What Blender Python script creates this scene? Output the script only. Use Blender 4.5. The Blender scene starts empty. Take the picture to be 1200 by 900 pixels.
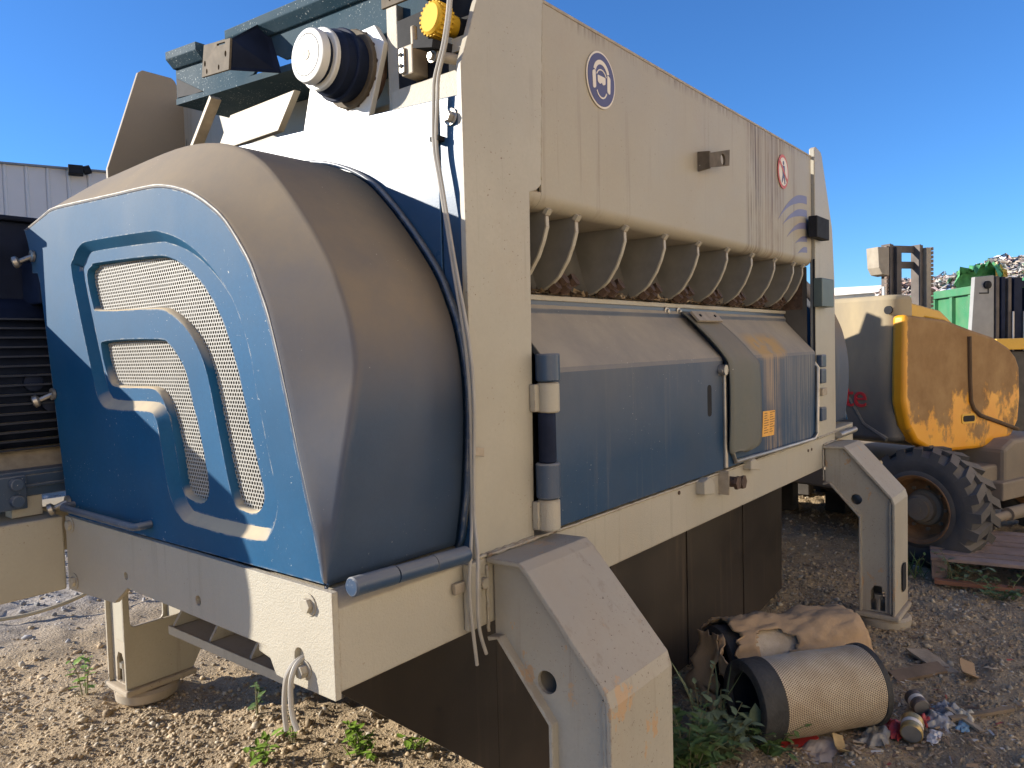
import bpy, bmesh, math, random
import numpy as np
from mathutils import Vector, Matrix
from mathutils.geometry import tessellate_polygon
random.seed(7); rng = np.random.default_rng(7)
S = bpy.context.scene
COL = S.collection
# ------------------------------------------------------------------ camera, sky, sun, exposure
cam = bpy.data.cameras.new("camera"); cam.lens = 26.35; cam.sensor_width = 36; cam.clip_end = 2000; cam.clip_start = .02
co = bpy.data.objects.new("camera", cam); COL.objects.link(co); S.camera = co
RIGHT = Vector((0.62526, -0.77995, -0.02722)); UP = Vector((0.05323, 0.00852, 0.99855)); FWD = Vector((0.77858, 0.62581, -0.04685))
M = Matrix(((RIGHT.x, UP.x, -FWD.x), (RIGHT.y, UP.y, -FWD.y), (RIGHT.z, UP.z, -FWD.z)))
co.matrix_world = Matrix.Translation((0, 0, 1.6)) @ M.to_4x4()
SUN = Vector((-.56, .755, .335)).normalized()
w = bpy.data.worlds.new("World"); S.world = w; w.use_nodes = True
sk = w.node_tree.nodes.new("ShaderNodeTexSky"); sk.sky_type = 'NISHITA'; sk.sun_disc = False
sk.sun_elevation = math.asin(SUN.z); sk.sun_rotation = math.atan2(SUN.x, SUN.y)
sk.air_density = 1.0; sk.dust_density = 0; sk.ozone_density = 10
bg = w.node_tree.nodes["Background"]; bg.inputs[1].default_value = .10
w.node_tree.links.new(sk.outputs[0], bg.inputs[0])
sl = bpy.data.lights.new("sun", 'SUN'); sl.energy = 4.2; sl.angle = math.radians(.5); sl.color = (1, .93, .82)
so = bpy.data.objects.new("sun", sl); COL.objects.link(so); so.rotation_euler = SUN.to_track_quat('Z', 'Y').to_euler()
S.view_settings.view_transform = 'Standard'; S.view_settings.look = 'None'; S.view_settings.gamma = 1
S.view_settings.exposure = 1.1

# ------------------------------------------------------------------ material helpers
def mnew(name):
    m = bpy.data.materials.new(name); m.use_nodes = True
    nt = m.node_tree
    return m, nt, nt.nodes["Principled BSDF"]
def nd(nt, t, ins=None, **kw):
    n = nt.nodes.new(t)
    for k, v in kw.items(): setattr(n, k, v)
    if ins:
        for k, v in ins.items():
            if hasattr(v, 'is_linked') or isinstance(v, bpy.types.NodeSocket): nt.links.new(v, n.inputs[k])
            else: n.inputs[k].default_value = v
    return n
def rgba(c): return (c[0], c[1], c[2], 1)
def mixc(nt, f, a, b, mode='MIX'):
    n = nt.nodes.new("ShaderNodeMix"); n.data_type = 'RGBA'; n.blend_type = mode
    for i, v in ((0, f), (6, a), (7, b)):
        if isinstance(v, bpy.types.NodeSocket): nt.links.new(v, n.inputs[i])
        else: n.inputs[i].default_value = rgba(v) if i > 0 else v
    return n.outputs[2]
def ramp(nt, v, a, b, lo=0., hi=1.):
    n = nd(nt, "ShaderNodeMapRange", {0: v, 1: a, 2: b, 3: lo, 4: hi}); n.clamp = True
    return n.outputs[0]
def mul(nt, a, b): return nd(nt, "ShaderNodeMath", {0: a, 1: b}, operation='MULTIPLY').outputs[0]
def add(nt, a, b, clamp=True):
    n = nd(nt, "ShaderNodeMath", {0: a, 1: b}, operation='ADD'); n.use_clamp = clamp
    return n.outputs[0]
def coords(nt, scale=(1, 1, 1)):
    tc = nt.nodes.new("ShaderNodeTexCoord")
    if scale == (1, 1, 1): return tc.outputs['Object']
    return nd(nt, "ShaderNodeMapping", {0: tc.outputs['Object'], 3: scale}).outputs[0]
def noise(nt, co_, s, det=4, rough=.55): return nd(nt, "ShaderNodeTexNoise", {'Vector': co_, 'Scale': s, 'Detail': det, 'Roughness': rough}).outputs[0]
def window(nt, x, a, b, soft):
    return mul(nt, ramp(nt, x, a - soft, a + soft), ramp(nt, x, b - soft, b + soft, 1, 0))

def paint(name, base, rough=.45, var=.12, dust=0, dustall=0, dustcol=(.34, .27, .18), streak=0, streakcol=(.12, .08, .05),
          chip=0, chipcol=(.72, .70, .62), bump=.03, metal=0, spec=.5, flake=0, flakecol=(.17, .10, .055), edge=0, edgecol=(.20, .13, .08), dz=None, scuff=0, scuffcol=(.46, .31, .18), stains=(), splash=None, scale=1, grain=90, dustlo=.1, dusthi=.85):
    m, nt, b = mnew(name)
    c0 = coords(nt)
    n1 = noise(nt, c0, 2.6 * scale, 6); n2 = noise(nt, c0, grain, 3)
    lo = tuple(x * (1 - var) for x in base); hi = tuple(min(1, x * (1 + var)) for x in base)
    col = mixc(nt, ramp(nt, n1, .3, .7), lo, hi)
    col = mixc(nt, ramp(nt, n2, .3, .75, 0, .35), col, tuple(x * (1 - 1.6 * var) for x in base))
    r = None
    if streak:
        ns = noise(nt, coords(nt, (26, 26, .9)), 1, 5, .6); nb = noise(nt, c0, 1.7, 3)
        f = mul(nt, ramp(nt, ns, .56, .72, 0, streak), ramp(nt, nb, .42, .62))
        col = mixc(nt, f, col, streakcol)
    geo = nt.nodes.new("ShaderNodeNewGeometry")
    dm = None
    if dust or dustall:
        sx = nd(nt, "ShaderNodeSeparateXYZ", {0: geo.outputs['Normal']})
        nn = ramp(nt, noise(nt, c0, 4.5, 7, .65), .25, .75, .55, 1.1)
        dm = add(nt, mul(nt, ramp(nt, sx.outputs[2], dustlo, dusthi, 0, dust), nn), mul(nt, ramp(nt, noise(nt, c0, 3.1, 6, .6), .35, .75), dustall))
        col = mixc(nt, dm, col, dustcol)
    if dz:
        sz = nd(nt, "ShaderNodeSeparateXYZ", {0: c0})
        nz = ramp(nt, noise(nt, coords(nt, (3, 3, 1.2)), 1, 6, .6), .3, .7, .45, 1.1)
        d2 = mul(nt, ramp(nt, sz.outputs[2], dz[0], dz[1], 0, dz[2]), nz)
        col = mixc(nt, d2, col, dustcol); dm = add(nt, dm, d2) if dm is not None else d2
    if scuff:
        v = noise(nt, coords(nt, (9, 9, 5)), 1, 6, .7)
        f = mul(nt, ramp(nt, v, .66 - .03 * scuff, .675 - .03 * scuff), ramp(nt, noise(nt, c0, 2.2, 2), .42, .52))
        col = mixc(nt, f, col, scuffcol)
    if edge:
        bv = nd(nt, "ShaderNodeBevel", {0: .007}); bv.samples = 4
        dt = nd(nt, "ShaderNodeVectorMath", {0: bv.outputs[0], 1: geo.outputs['True Normal']}, operation='DOT_PRODUCT').outputs['Value']
        f = mul(nt, ramp(nt, dt, .995, .90), ramp(nt, noise(nt, c0, 22, 6, .7), .46, .62, 0, edge))
        col = mixc(nt, f, col, edgecol)
    if stains or splash:
        sp = nd(nt, "ShaderNodeSeparateXYZ", {0: c0})
        for (x0, x1, amt, sc, z0, z1) in stains:
            ns = noise(nt, coords(nt, (55, 1, .8)), 1, 4, .65)
            f = mul(nt, window(nt, sp.outputs[0], x0, x1, .03), ramp(nt, ns, .44, .56, 0, amt))
            f = mul(nt, f, window(nt, sp.outputs[2], z0, z1, .02)); f = mul(nt, f, ramp(nt, noise(nt, coords(nt, (6, 1, 2.2)), 1, 5, .65), .32, .55))
            col = mixc(nt, f, col, sc)
        if splash:
            (x0, x1, z0, z1, sc) = splash
            f = mul(nt, window(nt, sp.outputs[0], x0, x1, .05), window(nt, sp.outputs[2], z0, z1, .02))
            f = mul(nt, f, ramp(nt, noise(nt, coords(nt, (9, 9, 5)), 1, 6, .6), .40, .50))
            col = mixc(nt, f, col, sc)
    if chip:
        v = noise(nt, c0, 130, 4, .62); g = noise(nt, c0, 3.3, 4, .6)
        f = mul(nt, ramp(nt, v, .70 - .05 * chip, .72 - .05 * chip), ramp(nt, g, .52 - .06 * chip, .62 - .06 * chip))
        col = mixc(nt, f, col, chipcol)
    if flake:
        v = noise(nt, c0, 31, 7, .72); g = noise(nt, c0, 1.9, 5, .65)
        f = mul(nt, ramp(nt, v, .705, .715), ramp(nt, g, .60 - .06 * flake, .68 - .06 * flake))
        col = mixc(nt, f, col, flakecol)
        f = mul(nt, ramp(nt, noise(nt, coords(nt, (5, 5, 3)), 1, 7, .7), .52, .66, 0, .45), ramp(nt, g, .45, .6))
        col = mixc(nt, f, col, dustcol)
    nt.links.new(col, b.inputs['Base Color'])
    rr = ramp(nt, n1, .25, .75, rough * .85, min(1, rough * 1.15))
    if dm is not None:
        n = nd(nt, "ShaderNodeMix", {0: dm, 2: rr, 3: .92}); rr = n.outputs[0]
    nt.links.new(rr, b.inputs['Roughness'])
    b.inputs['Metallic'].default_value = metal; b.inputs['Specular IOR Level'].default_value = spec
    if bump:
        h = add(nt, noise(nt, c0, 240, 3), mul(nt, noise(nt, c0, 9, 3), 1.5), False)
        nt.links.new(nd(nt, "ShaderNodeBump", {'Strength': bump, 'Distance': .02, 'Height': h}).outputs[0], b.inputs['Normal'])
    return m
def plain(name, base, rough=.6, var=.2, sc=8, metal=0, bump=0., bs=60, spec=.5):
    m, nt, b = mnew(name)
    c0 = coords(nt)
    col = mixc(nt, ramp(nt, noise(nt, c0, sc, 6), .3, .7), tuple(x * (1 - var) for x in base), tuple(min(1, x * (1 + var)) for x in base))
    nt.links.new(col, b.inputs['Base Color']); b.inputs['Roughness'].default_value = rough; b.inputs['Metallic'].default_value = metal; b.inputs['Specular IOR Level'].default_value = spec
    if bump: nt.links.new(nd(nt, "ShaderNodeBump", {'Strength': bump, 'Distance': .02, 'Height': noise(nt, c0, bs, 5)}).outputs[0], b.inputs['Normal'])
    return m
def attrmat(name, rough=.85, bump=0.):
    m, nt, b = mnew(name)
    a = nd(nt, "ShaderNodeAttribute", attribute_name='Col')
    col = mixc(nt, ramp(nt, noise(nt, coords(nt), 60, 4), .3, .7, 0, .5), a.outputs[0], (.12, .10, .08), 'MULTIPLY')
    col = mixc(nt, .6, col, a.outputs[0])
    nt.links.new(col, b.inputs['Base Color']); b.inputs['Roughness'].default_value = rough
    return m

GREY = (.42, .36, .265)
m_grey = paint("grey_paint", (.412, .378, .296), .45, .10, dust=.6, dustall=.14, dustcol=(.38, .31, .225), streak=.6, chip=.8, flake=.8, chipcol=(.15, .09, .055), bump=.03, edge=.8)
m_leg = paint("leg_grey_paint", (.395, .362, .29), .45, .11, dust=.5, dustall=.2, dustcol=(.37, .29, .20), streak=.55, chip=.9, flake=1.0, dz=(.42, .03, .75), chipcol=(.12, .075, .05), bump=.04, edge=1.0, scuff=1.7)
m_hop = paint("hopper_paint", (.378, .338, .258), .5, .08, dust=.5, dustall=.2, dustcol=(.37, .29, .20), streak=.55, chip=.5, flake=.8, chipcol=(.13, .09, .06), bump=.03,
              stains=((.38, .56, 1, (.11, .07, .045), -1, 3), (.60, .86, .95, (.16, .10, .065), -1, 3), (.98, 1.06, .6, (.17, .12, .09), -1, 3), (-1.05, 1.25, .7, (.12, .08, .06), 2.585, 3)), edge=.8)
m_beam = paint("beam_paint", (.42, .385, .305), .5, .07, dust=.5, dustall=.14, dustcol=(.46, .37, .26), streak=.35, chip=.5, flake=.7, chipcol=(.2, .13, .08), bump=.22, edge=.7)
m_blue = paint("blue_paint", (.03, .07, .14), .36, .12, dust=.9, dustall=.14, dustcol=(.36, .31, .23), chip=.5, bump=.025)
m_bluepanel = paint("blue_panel_paint", (.008, .078, .175), .6, .16, dust=.5, dustall=.06, dustcol=(.24, .26, .25), chip=.3, bump=.035, spec=.15, dz=(1.55, 2.1, .20), edge=.7, edgecol=(.50, .47, .40))
m_ledge = paint("dust_filled_rim", (.014, .092, .185), .7, .14, dust=1.1, dustall=.05, dustcol=(.52, .42, .28), bump=.03, spec=.1, dustlo=.40, dusthi=.72)
m_bluedoor = paint("blue_door_paint", (.008, .046, .108), .5, .15, dust=1.0, dustall=.07, dustcol=(.36, .31, .24), streak=.3, streakcol=(.20, .18, .15), chip=.35, bump=.03,
                   stains=((.52, .74, .95, (.36, .26, .17), -1, 1.55), (.78, 1.25, .4, (.36, .32, .26), -1, 1.53)), splash=(.46, .86, 1.53, 1.63, (.44, .29, .13)), dustlo=0, dusthi=.6, dz=(1.22, 1.58, .34), spec=.3, edge=.6, edgecol=(.40, .37, .30))
m_shell = paint("blue_shell_paint", (.034, .062, .112), .45, .18, dust=1.0, dustall=.08, dustcol=(.235, .185, .125), chip=.12, bump=.03, dustlo=-.02, dusthi=.40, spec=.4, dz=(1.5, 1.9, .4))
m_bluegloss = paint("blue_gloss_paint", (.026, .058, .115), .30, .1, dust=.7, dustall=.14, dustcol=(.30, .28, .24), chip=.4, bump=.02, edge=.5, edgecol=(.35, .33, .28))
m_bluespeck = paint("blue_speckled_paint", (.016, .05, .075), .75, .1, dust=.6, dustall=.2, dustcol=(.25, .27, .27), chip=1.3, chipcol=(.50, .54, .52), bump=.1, spec=.15)
m_dark = paint("dark_skirt_paint", (.020, .014, .010), .5, .3, dust=.3, dustall=.3, dustcol=(.07, .05, .034), streak=.7, streakcol=(.085, .058, .038), dz=(.40, .02, .8), bump=.03)
m_black = plain("black_rubber", (.02, .02, .022), .7, .3, 20, spec=.15)
m_motor = plain("motor_navy_paint", (.013, .019, .04), .7, .3, 9, spec=.15)
m_finm = paint("dusty_fin_paint", (.016, .022, .04), .7, .2, dust=1.0, dustall=.08, dustcol=(.34, .29, .22), bump=.02)
m_endpl = paint("blue_end_plate_paint", (.026, .075, .15), .27, .1, dustall=.06, dustcol=(.30, .28, .24), chip=.6, bump=.02)
m_steel = plain("dull_steel", (.42, .39, .34), .42, .2, 14, metal=.75)
m_rust = plain("rusty_bolt_steel", (.10, .06, .04), .6, .4, 30, metal=.3, bump=.3)
m_mesh = plain("grey_perforated_sheet", (.36, .345, .305), .55, .1, 6)
m_hub = paint("white_hub_paint", (.72, .70, .64), .4, .05, dust=.3, chip=.2, bump=.02)
m_yel = plain("yellow_plastic", (.62, .36, .015), .75, .1, 12)
m_cable = plain("grey_cable_sheath", (.36, .33, .28), .5, .1, 20)
m_flap = paint("dusty_rubber_flap", (.12, .125, .105), .7, .12, dust=.75, dustall=.28, dustcol=(.24, .20, .15), bump=.05, dustlo=0, dusthi=.6)
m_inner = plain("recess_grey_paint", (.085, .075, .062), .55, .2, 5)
m_bracket = plain("dusty_bracket_steel", (.36, .30, .22), .6, .2, 25, metal=.1)
m_fin = plain("grimy_rib_paint", (.185, .175, .155), .6, .2, 9)
m_wing = paint("dusty_wing_paint", (.26, .215, .155), .6, .08, dust=.3, dustall=.2, bump=.02)
m_brown = plain("brown_bracket_steel", (.13, .105, .075), .7, .25, 25, spec=.15)
m_orange = plain("orange_label_print", (.80, .40, .06), .5, .12, 30)
m_ink = plain("label_ink", (.28, .12, .03), .6, .1)
m_signblue = plain("sign_violet_blue", (.07, .07, .16), .5, .08)
m_signwhite = plain("sign_white", (.74, .66, .54), .5, .05)
m_signred = plain("sign_red", (.55, .10, .07), .5, .08)
m_logo = plain("faded_blue_print", (.16, .16, .27), .5, .08)

# ------------------------------------------------------------------ mesh builder
ORG = {}
class MB:
    def __init__(s): s.v = []; s.f = []
    def add(s, vs, fs):
        o = len(s.v); s.v += [tuple(p) for p in vs]; s.f += [tuple(i + o for i in f) for f in fs]; return s
    def box(s, a, b):
        x0, y0, z0 = a; x1, y1, z1 = b
        return s.add([(x0, y0, z0), (x1, y0, z0), (x1, y1, z0), (x0, y1, z0), (x0, y0, z1), (x1, y0, z1), (x1, y1, z1), (x0, y1, z1)],
                     [(0, 3, 2, 1), (4, 5, 6, 7), (0, 1, 5, 4), (1, 2, 6, 5), (2, 3, 7, 6), (3, 0, 4, 7)])
    def obox(s, c, ex, ey, ez):
        c, ex, ey, ez = map(Vector, (c, ex, ey, ez)); vs = []
        for k in (-1, 1):
            for i, j in ((-1, -1), (1, -1), (1, 1), (-1, 1)): vs.append(c + ex * i + ey * j + ez * k)
        return s.add(vs, [(0, 3, 2, 1), (4, 5, 6, 7), (0, 1, 5, 4), (1, 2, 6, 5), (2, 3, 7, 6), (3, 0, 4, 7)])
    def prism(s, pts, d, holes=()):
        d = Vector(d); loops = [[Vector(p) for p in pts]] + [[Vector(p) for p in h] for h in holes]
        flat = [p for l in loops for p in l]; n = len(flat)
        if holes: tris = [tuple(t) for t in tessellate_polygon(loops)]
        else: tris = [tuple(range(n))]
        nn = Vector((0, 0, 0))
        l = loops[0]
        for i in range(len(l)): nn += (l[i] - l[0]).cross(l[(i + 1) % len(l)] - l[0])
        def orient(t):
            a = Vector((0, 0, 0)); p0 = flat[t[0]]
            for i in range(1, len(t) - 1): a += (flat[t[i]] - p0).cross(flat[t[i + 1]] - p0)
            return a
        fs = []
        for t in tris:
            if orient(t).dot(d) > 0: t = t[::-1]
            fs.append(t); fs.append(tuple(i + n for i in t[::-1]))
        o = 0
        for k, l in enumerate(loops):
            m_ = len(l); a = Vector((0, 0, 0))
            for i in range(m_): a += (l[i] - l[0]).cross(l[(i + 1) % m_] - l[0])
            flip = (a.dot(d) > 0) != (k > 0)
            for i in range(m_):
                j = (i + 1) % m_; q = (o + i, o + i + n, o + j + n, o + j)
                fs.append(q[::-1] if flip else q)
            o += m_
        return s.add(flat + [p + d for p in flat], fs)
    def tube(s, pts, r, seg=8, cap=True):
        pts = [Vector(p) for p in pts]; n = len(pts); rs = r if isinstance(r, (list, tuple)) else [r] * n
        t0 = (pts[1] - pts[0]).normalized(); up = Vector((0, 0, 1)) if abs(t0.z) < .9 else Vector((1, 0, 0))
        a = t0.cross(up).normalized(); vs = []; fs = []
        for i in range(n):
            t = (pts[min(i + 1, n - 1)] - pts[max(i - 1, 0)]).normalized()
            a = (a - t * a.dot(t)).normalized(); b = t.cross(a)
            for k in range(seg):
                th = 2 * math.pi * k / seg; vs.append(pts[i] + (a * math.cos(th) + b * math.sin(th)) * rs[i])
        for i in range(n - 1):
            for k in range(seg):
                k2 = (k + 1) % seg; fs.append((i * seg + k, i * seg + k2, (i + 1) * seg + k2, (i + 1) * seg + k))
        if cap: fs.append(tuple(range(seg))[::-1]); fs.append(tuple(range((n - 1) * seg, n * seg)))
        return s.add(vs, fs)
    def cyl(s, p0, p1, r0, r1=None, seg=20, cap=True): return s.tube([p0, p1], [r0, r0 if r1 is None else r1], seg, cap)
    def lathe(s, p0, axis, prof, seg=32):
        p0 = Vector(p0); ax = Vector(axis).normalized(); up = Vector((0, 0, 1)) if abs(ax.z) < .9 else Vector((1, 0, 0))
        a = ax.cross(up).normalized(); b = ax.cross(a); vs = []; fs = []
        for (t, r) in prof:
            for k in range(seg):
                th = 2 * math.pi * k / seg; vs.append(p0 + ax * t + (a * math.cos(th) + b * math.sin(th)) * max(r, 1e-4))
        for i in range(len(prof) - 1):
            for k in range(seg):
                k2 = (k + 1) % seg; fs.append((i * seg + k, (i + 1) * seg + k, (i + 1) * seg + k2, i * seg + k2))
        return s.add(vs, fs)
    def grid(s, rows, closed=False):
        n = len(rows[0]); vs = [p for r in rows for p in r]; fs = []
        for i in range(len(rows) - 1):
            for j in range(n if closed else n - 1):
                j2 = (j + 1) % n; fs.append((i * n + j, i * n + j2, (i + 1) * n + j2, (i + 1) * n + j))
        return s.add(vs, fs)
    def build(s, name, mat, parent=None, bevel=0, smooth=False, seg=2, fix=False, **props):
        me = bpy.data.meshes.new(name)
        org = ORG.get(parent.name, Vector((0, 0, 0))) if parent else Vector((0, 0, 0))
        if not parent and props.get('origin'): org = Vector(props['origin'])
        me.from_pydata([(p[0] - org.x, p[1] - org.y, p[2] - org.z) for p in s.v], [], s.f)
        if fix:
            bm = bmesh.new(); bm.from_mesh(me); bmesh.ops.remove_doubles(bm, verts=bm.verts, dist=1e-5)
            bmesh.ops.recalc_face_normals(bm, faces=bm.faces); bm.to_mesh(me); bm.free()
        me.materials.append(mat)
        o = bpy.data.objects.new(name, me); COL.objects.link(o)
        if parent: o.parent = parent; ORG[o.name] = org
        else: o.location = org; ORG[o.name] = org
        if smooth:
            me.shade_smooth()
            if smooth != 'all': me.set_sharp_from_angle(angle=math.radians(38 if smooth is True else smooth))
        if bevel:
            bv = o.modifiers.new("bevel", 'BEVEL'); bv.width = bevel; bv.segments = seg; bv.limit_method = 'ANGLE'; bv.angle_limit = math.radians(35); bv.harden_normals = False
        return o
def tag(o, label=None, cat=None, group=None, kind=None):
    if label: o['label'] = label
    if cat: o['category'] = cat
    if group: o['group'] = group
    if kind: o['kind'] = kind
    return o
def thing(name, label, cat, loc, rz=0, group=None, local=False):
    o = bpy.data.objects.new(name, None); COL.objects.link(o); o.empty_display_size = .2
    o.location = loc; o.rotation_euler = (0, 0, rz)
    ORG[o.name] = Vector((0, 0, 0)) if local else Vector(loc)
    return tag(o, label, cat, group)
def inst(src, loc, parent=None, rot=None, scale=None):
    o = src.copy(); COL.objects.link(o); o.parent = parent
    if parent: ORG[o.name] = ORG[parent.name]; loc = Vector(loc) - ORG[parent.name]
    o.location = loc
    if rot is not None: o.rotation_euler = rot
    if scale is not None: o.scale = scale
    return o
def YZ(x, pts): return [(x, p[0], p[1]) for p in pts]
def XZ(y, pts): return [(p[0], y, p[1]) for p in pts]
def spline(pts, k=4, closed=False):
    P = [np.array(p, float) for p in pts]; n = len(P); out = []
    rngi = range(n) if closed else range(n - 1)
    for i in rngi:
        g = (lambda j: P[j % n]) if closed else (lambda j: P[max(0, min(n - 1, j))])
        p0, p1, p2, p3 = g(i - 1), g(i), g(i + 1), g(i + 2)
        for t in np.linspace(0, 1, k, endpoint=False):
            out.append(.5 * (2 * p1 + (p2 - p0) * t + (2 * p0 - 5 * p1 + 4 * p2 - p3) * t * t + (3 * p1 - p0 - 3 * p2 + p3) * t ** 3))
    if not closed: out.append(P[-1])
    return [tuple(p) for p in out]
def offset(poly, d):
    # moves a 2D outline inwards (d > 0) whatever its winding
    P = np.array(poly, float); A = .5 * np.sum(P[:, 0] * np.roll(P[:, 1], -1) - np.roll(P[:, 0], -1) * P[:, 1])
    t = np.roll(P, -1, 0) - np.roll(P, 1, 0); t /= np.linalg.norm(t, axis=1)[:, None]
    nrm = np.stack([-t[:, 1], t[:, 0]], 1) * (1 if A > 0 else -1)
    return [tuple(p) for p in P + nrm * d]
def roundpoly(pts, r, k=5):
    out = []; n = len(pts)
    for i in range(n):
        p = Vector(pts[i]); a = Vector(pts[i - 1]) - p; b = Vector(pts[(i + 1) % n]) - p
        rr = min(r, a.length * .45, b.length * .45); a.normalize(); b.normalize()
        p0 = p + a * rr; p1 = p + b * rr
        for t in np.linspace(0, 1, k):
            q = p0 * (1 - t) ** 2 + p * 2 * t * (1 - t) + p1 * t * t; out.append(tuple(q))
    return out
def circ(cx, cy, rx, ry=None, n=24, a0=0): 
    ry = rx if ry is None else ry
    return [(cx + rx * math.cos(a0 + 2 * math.pi * i / n), cy + ry * math.sin(a0 + 2 * math.pi * i / n)) for i in range(n)]

# ------------------------------------------------------------------ value noise for terrain
_T = rng.random((256, 256))
def vnoise(x, y):
    x = np.asarray(x, float); y = np.asarray(y, float)
    xi = np.floor(x).astype(int); yi = np.floor(y).astype(int); fx = x - xi; fy = y - yi
    fx = fx * fx * (3 - 2 * fx); fy = fy * fy * (3 - 2 * fy)
    g = lambda a, b: _T[a % 256, b % 256]
    return (g(xi, yi) * (1 - fx) + g(xi + 1, yi) * fx) * (1 - fy) + (g(xi, yi + 1) * (1 - fx) + g(xi + 1, yi + 1) * fx) * fy - .5
def gz(x, y):
    r = np.hypot(np.asarray(x, float) - 3, np.asarray(y, float) - 2)
    f = np.clip((40 - r) / 25, .15, 1)
    return (.05 * vnoise(x * .9, y * .9) + .035 * vnoise(x * 3.1 + 9, y * 3.1) + .030 * vnoise(x * 9.3, y * 9.3 + 5) + .020 * vnoise(x * 21, y * 21) * np.clip(.5 + 2 * vnoise(x * 1.9 + 3, y * 1.9), 0.2, 1.3)) * f - .005

# ================================================================== GROUND
def axis(lo, hi, step, far):
    a = list(np.arange(lo, hi, step)); s = step; x = hi; right = []
    while x < far: right.append(x); s *= 1.25; x += s
    right.append(far); s = step; x = lo - step; left = []
    while x > -far: left.append(x); s *= 1.25; x -= s
    left.append(-far)
    return np.array(left[::-1] + a + right)
ax = axis(.4, 8.5, .032, 900); ay = axis(-.2, 7.5, .032, 900)
GX, GY = np.meshgrid(ax, ay, indexing='ij'); GZ = gz(GX, GY)
gv = np.stack([GX, GY, GZ], -1).reshape(-1, 3); nx, ny = len(ax), len(ay)
ii, jj = np.meshgrid(np.arange(nx - 1), np.arange(ny - 1), indexing='ij'); q0 = (ii * ny + jj).ravel()
quads = np.stack([q0, q0 + ny, q0 + ny + 1, q0 + 1], 1)
def npmesh(name, verts, faces, mat, cols=None):
    me = bpy.data.meshes.new(name); k = faces.shape[1]
    me.vertices.add(len(verts)); me.vertices.foreach_set('co', np.ascontiguousarray(verts, np.float32).ravel())
    me.loops.add(faces.size); me.loops.foreach_set('vertex_index', np.ascontiguousarray(faces, np.int32).ravel())
    me.polygons.add(len(faces)); me.polygons.foreach_set('loop_start', np.arange(0, faces.size, k, dtype=np.int32))
    me.polygons.foreach_set('loop_total', np.full(len(faces), k, np.int32))
    if cols is not None:
        at = me.color_attributes.new('Col', 'FLOAT_COLOR', 'POINT'); at.data.foreach_set('color', np.ascontiguousarray(cols, np.float32).ravel())
    me.update(calc_edges=True); me.validate(); me.materials.append(mat)
    o = bpy.data.objects.new(name, me); COL.objects.link(o); return o
m_ground, nt, b = mnew("stony_dirt")
c0 = coords(nt)
n1 = noise(nt, c0, .8, 6); n2 = noise(nt, c0, 14, 6, .65); n3 = noise(nt, c0, 70, 4, .6)
col = mixc(nt, ramp(nt, n2, .3, .7), (.30, .21, .112), (.55, .405, .23))
col = mixc(nt, ramp(nt, n1, .4, .65), col, (.40, .30, .185))
col = mixc(nt, mul(nt, ramp(nt, noise(nt, c0, 1.6, 7, .7), .52, .66, 0, .7), ramp(nt, noise(nt, c0, .5, 3), .4, .6)), col, (.17, .12, .07))
sp = nd(nt, "ShaderNodeSeparateXYZ", {0: c0})
grav = mul(nt, ramp(nt, sp.outputs[1], 4.6, 5.4), ramp(nt, noise(nt, c0, 1.3, 4), .25, .5))
col = mixc(nt, grav, col, mixc(nt, ramp(nt, n2, .35, .65), (.24, .205, .17), (.45, .395, .335)))
col = mixc(nt, ramp(nt, n3, .55, .75, 0, .7), col, (.58, .50, .39))
col = mixc(nt, ramp(nt, n3, .45, .25, 0, .7), col, (.17, .125, .08))
nt.links.new(col, b.inputs['Base Color']); b.inputs['Roughness'].default_value = .95
nt.links.new(nd(nt, "ShaderNodeBump", {'Strength': .8, 'Distance': .02, 'Height': add(nt, n3, n2, False)}).outputs[0], b.inputs['Normal'])
g = npmesh("ground", gv, quads, m_ground); g.data.shade_smooth(); tag(g, kind='structure')

# gravel: real stones, too many to count
phi = (1 + 5 ** .5) / 2
ICO = np.array([(-1, phi, 0), (1, phi, 0), (-1, -phi, 0), (1, -phi, 0), (0, -1, phi), (0, 1, phi), (0, -1, -phi), (0, 1, -phi), (phi, 0, -1), (phi, 0, 1), (-phi, 0, -1), (-phi, 0, 1)], float) / 1.9
ICF = np.array([(0, 11, 5), (0, 5, 1), (0, 1, 7), (0, 7, 10), (0, 10, 11), (1, 5, 9), (5, 11, 4), (11, 10, 2), (10, 7, 6), (7, 1, 8), (3, 9, 4), (3, 4, 2), (3, 2, 6), (3, 6, 8), (3, 8, 9), (4, 9, 5), (2, 4, 11), (6, 2, 10), (8, 6, 7), (9, 8, 1)])
def stones(name, x, y, size, cols, mat):
    n = len(x); sc = size[:, None] * rng.uniform(.55, 1.25, (n, 3)); sc[:, 2] *= .75
    base = ICO[None] * rng.uniform(.7, 1.2, (n, 12, 1)) * sc[:, None, :]
    th = rng.uniform(0, 6.283, n); c, s_ = np.cos(th), np.sin(th); tl = rng.normal(0, .4, n); ct, st = np.cos(tl), np.sin(tl)
    X = base[..., 0]; Y = base[..., 1] * ct[:, None] - base[..., 2] * st[:, None]; Z = base[..., 1] * st[:, None] + base[..., 2] * ct[:, None]
    P = np.stack([X * c[:, None] - Y * s_[:, None] + x[:, None], X * s_[:, None] + Y * c[:, None] + y[:, None], Z + (gz(x, y) + size * .12)[:, None]], -1)
    F = (ICF[None] + (np.arange(n) * 12)[:, None, None]).reshape(-1, 3)
    C_ = np.repeat(np.concatenate([cols, np.ones((n, 1))], 1), 12, 0)
    return npmesh(name, P.reshape(-1, 3), F, mat, C_)
m_stone = attrmat("stone_mixed")
pts = []
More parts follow.
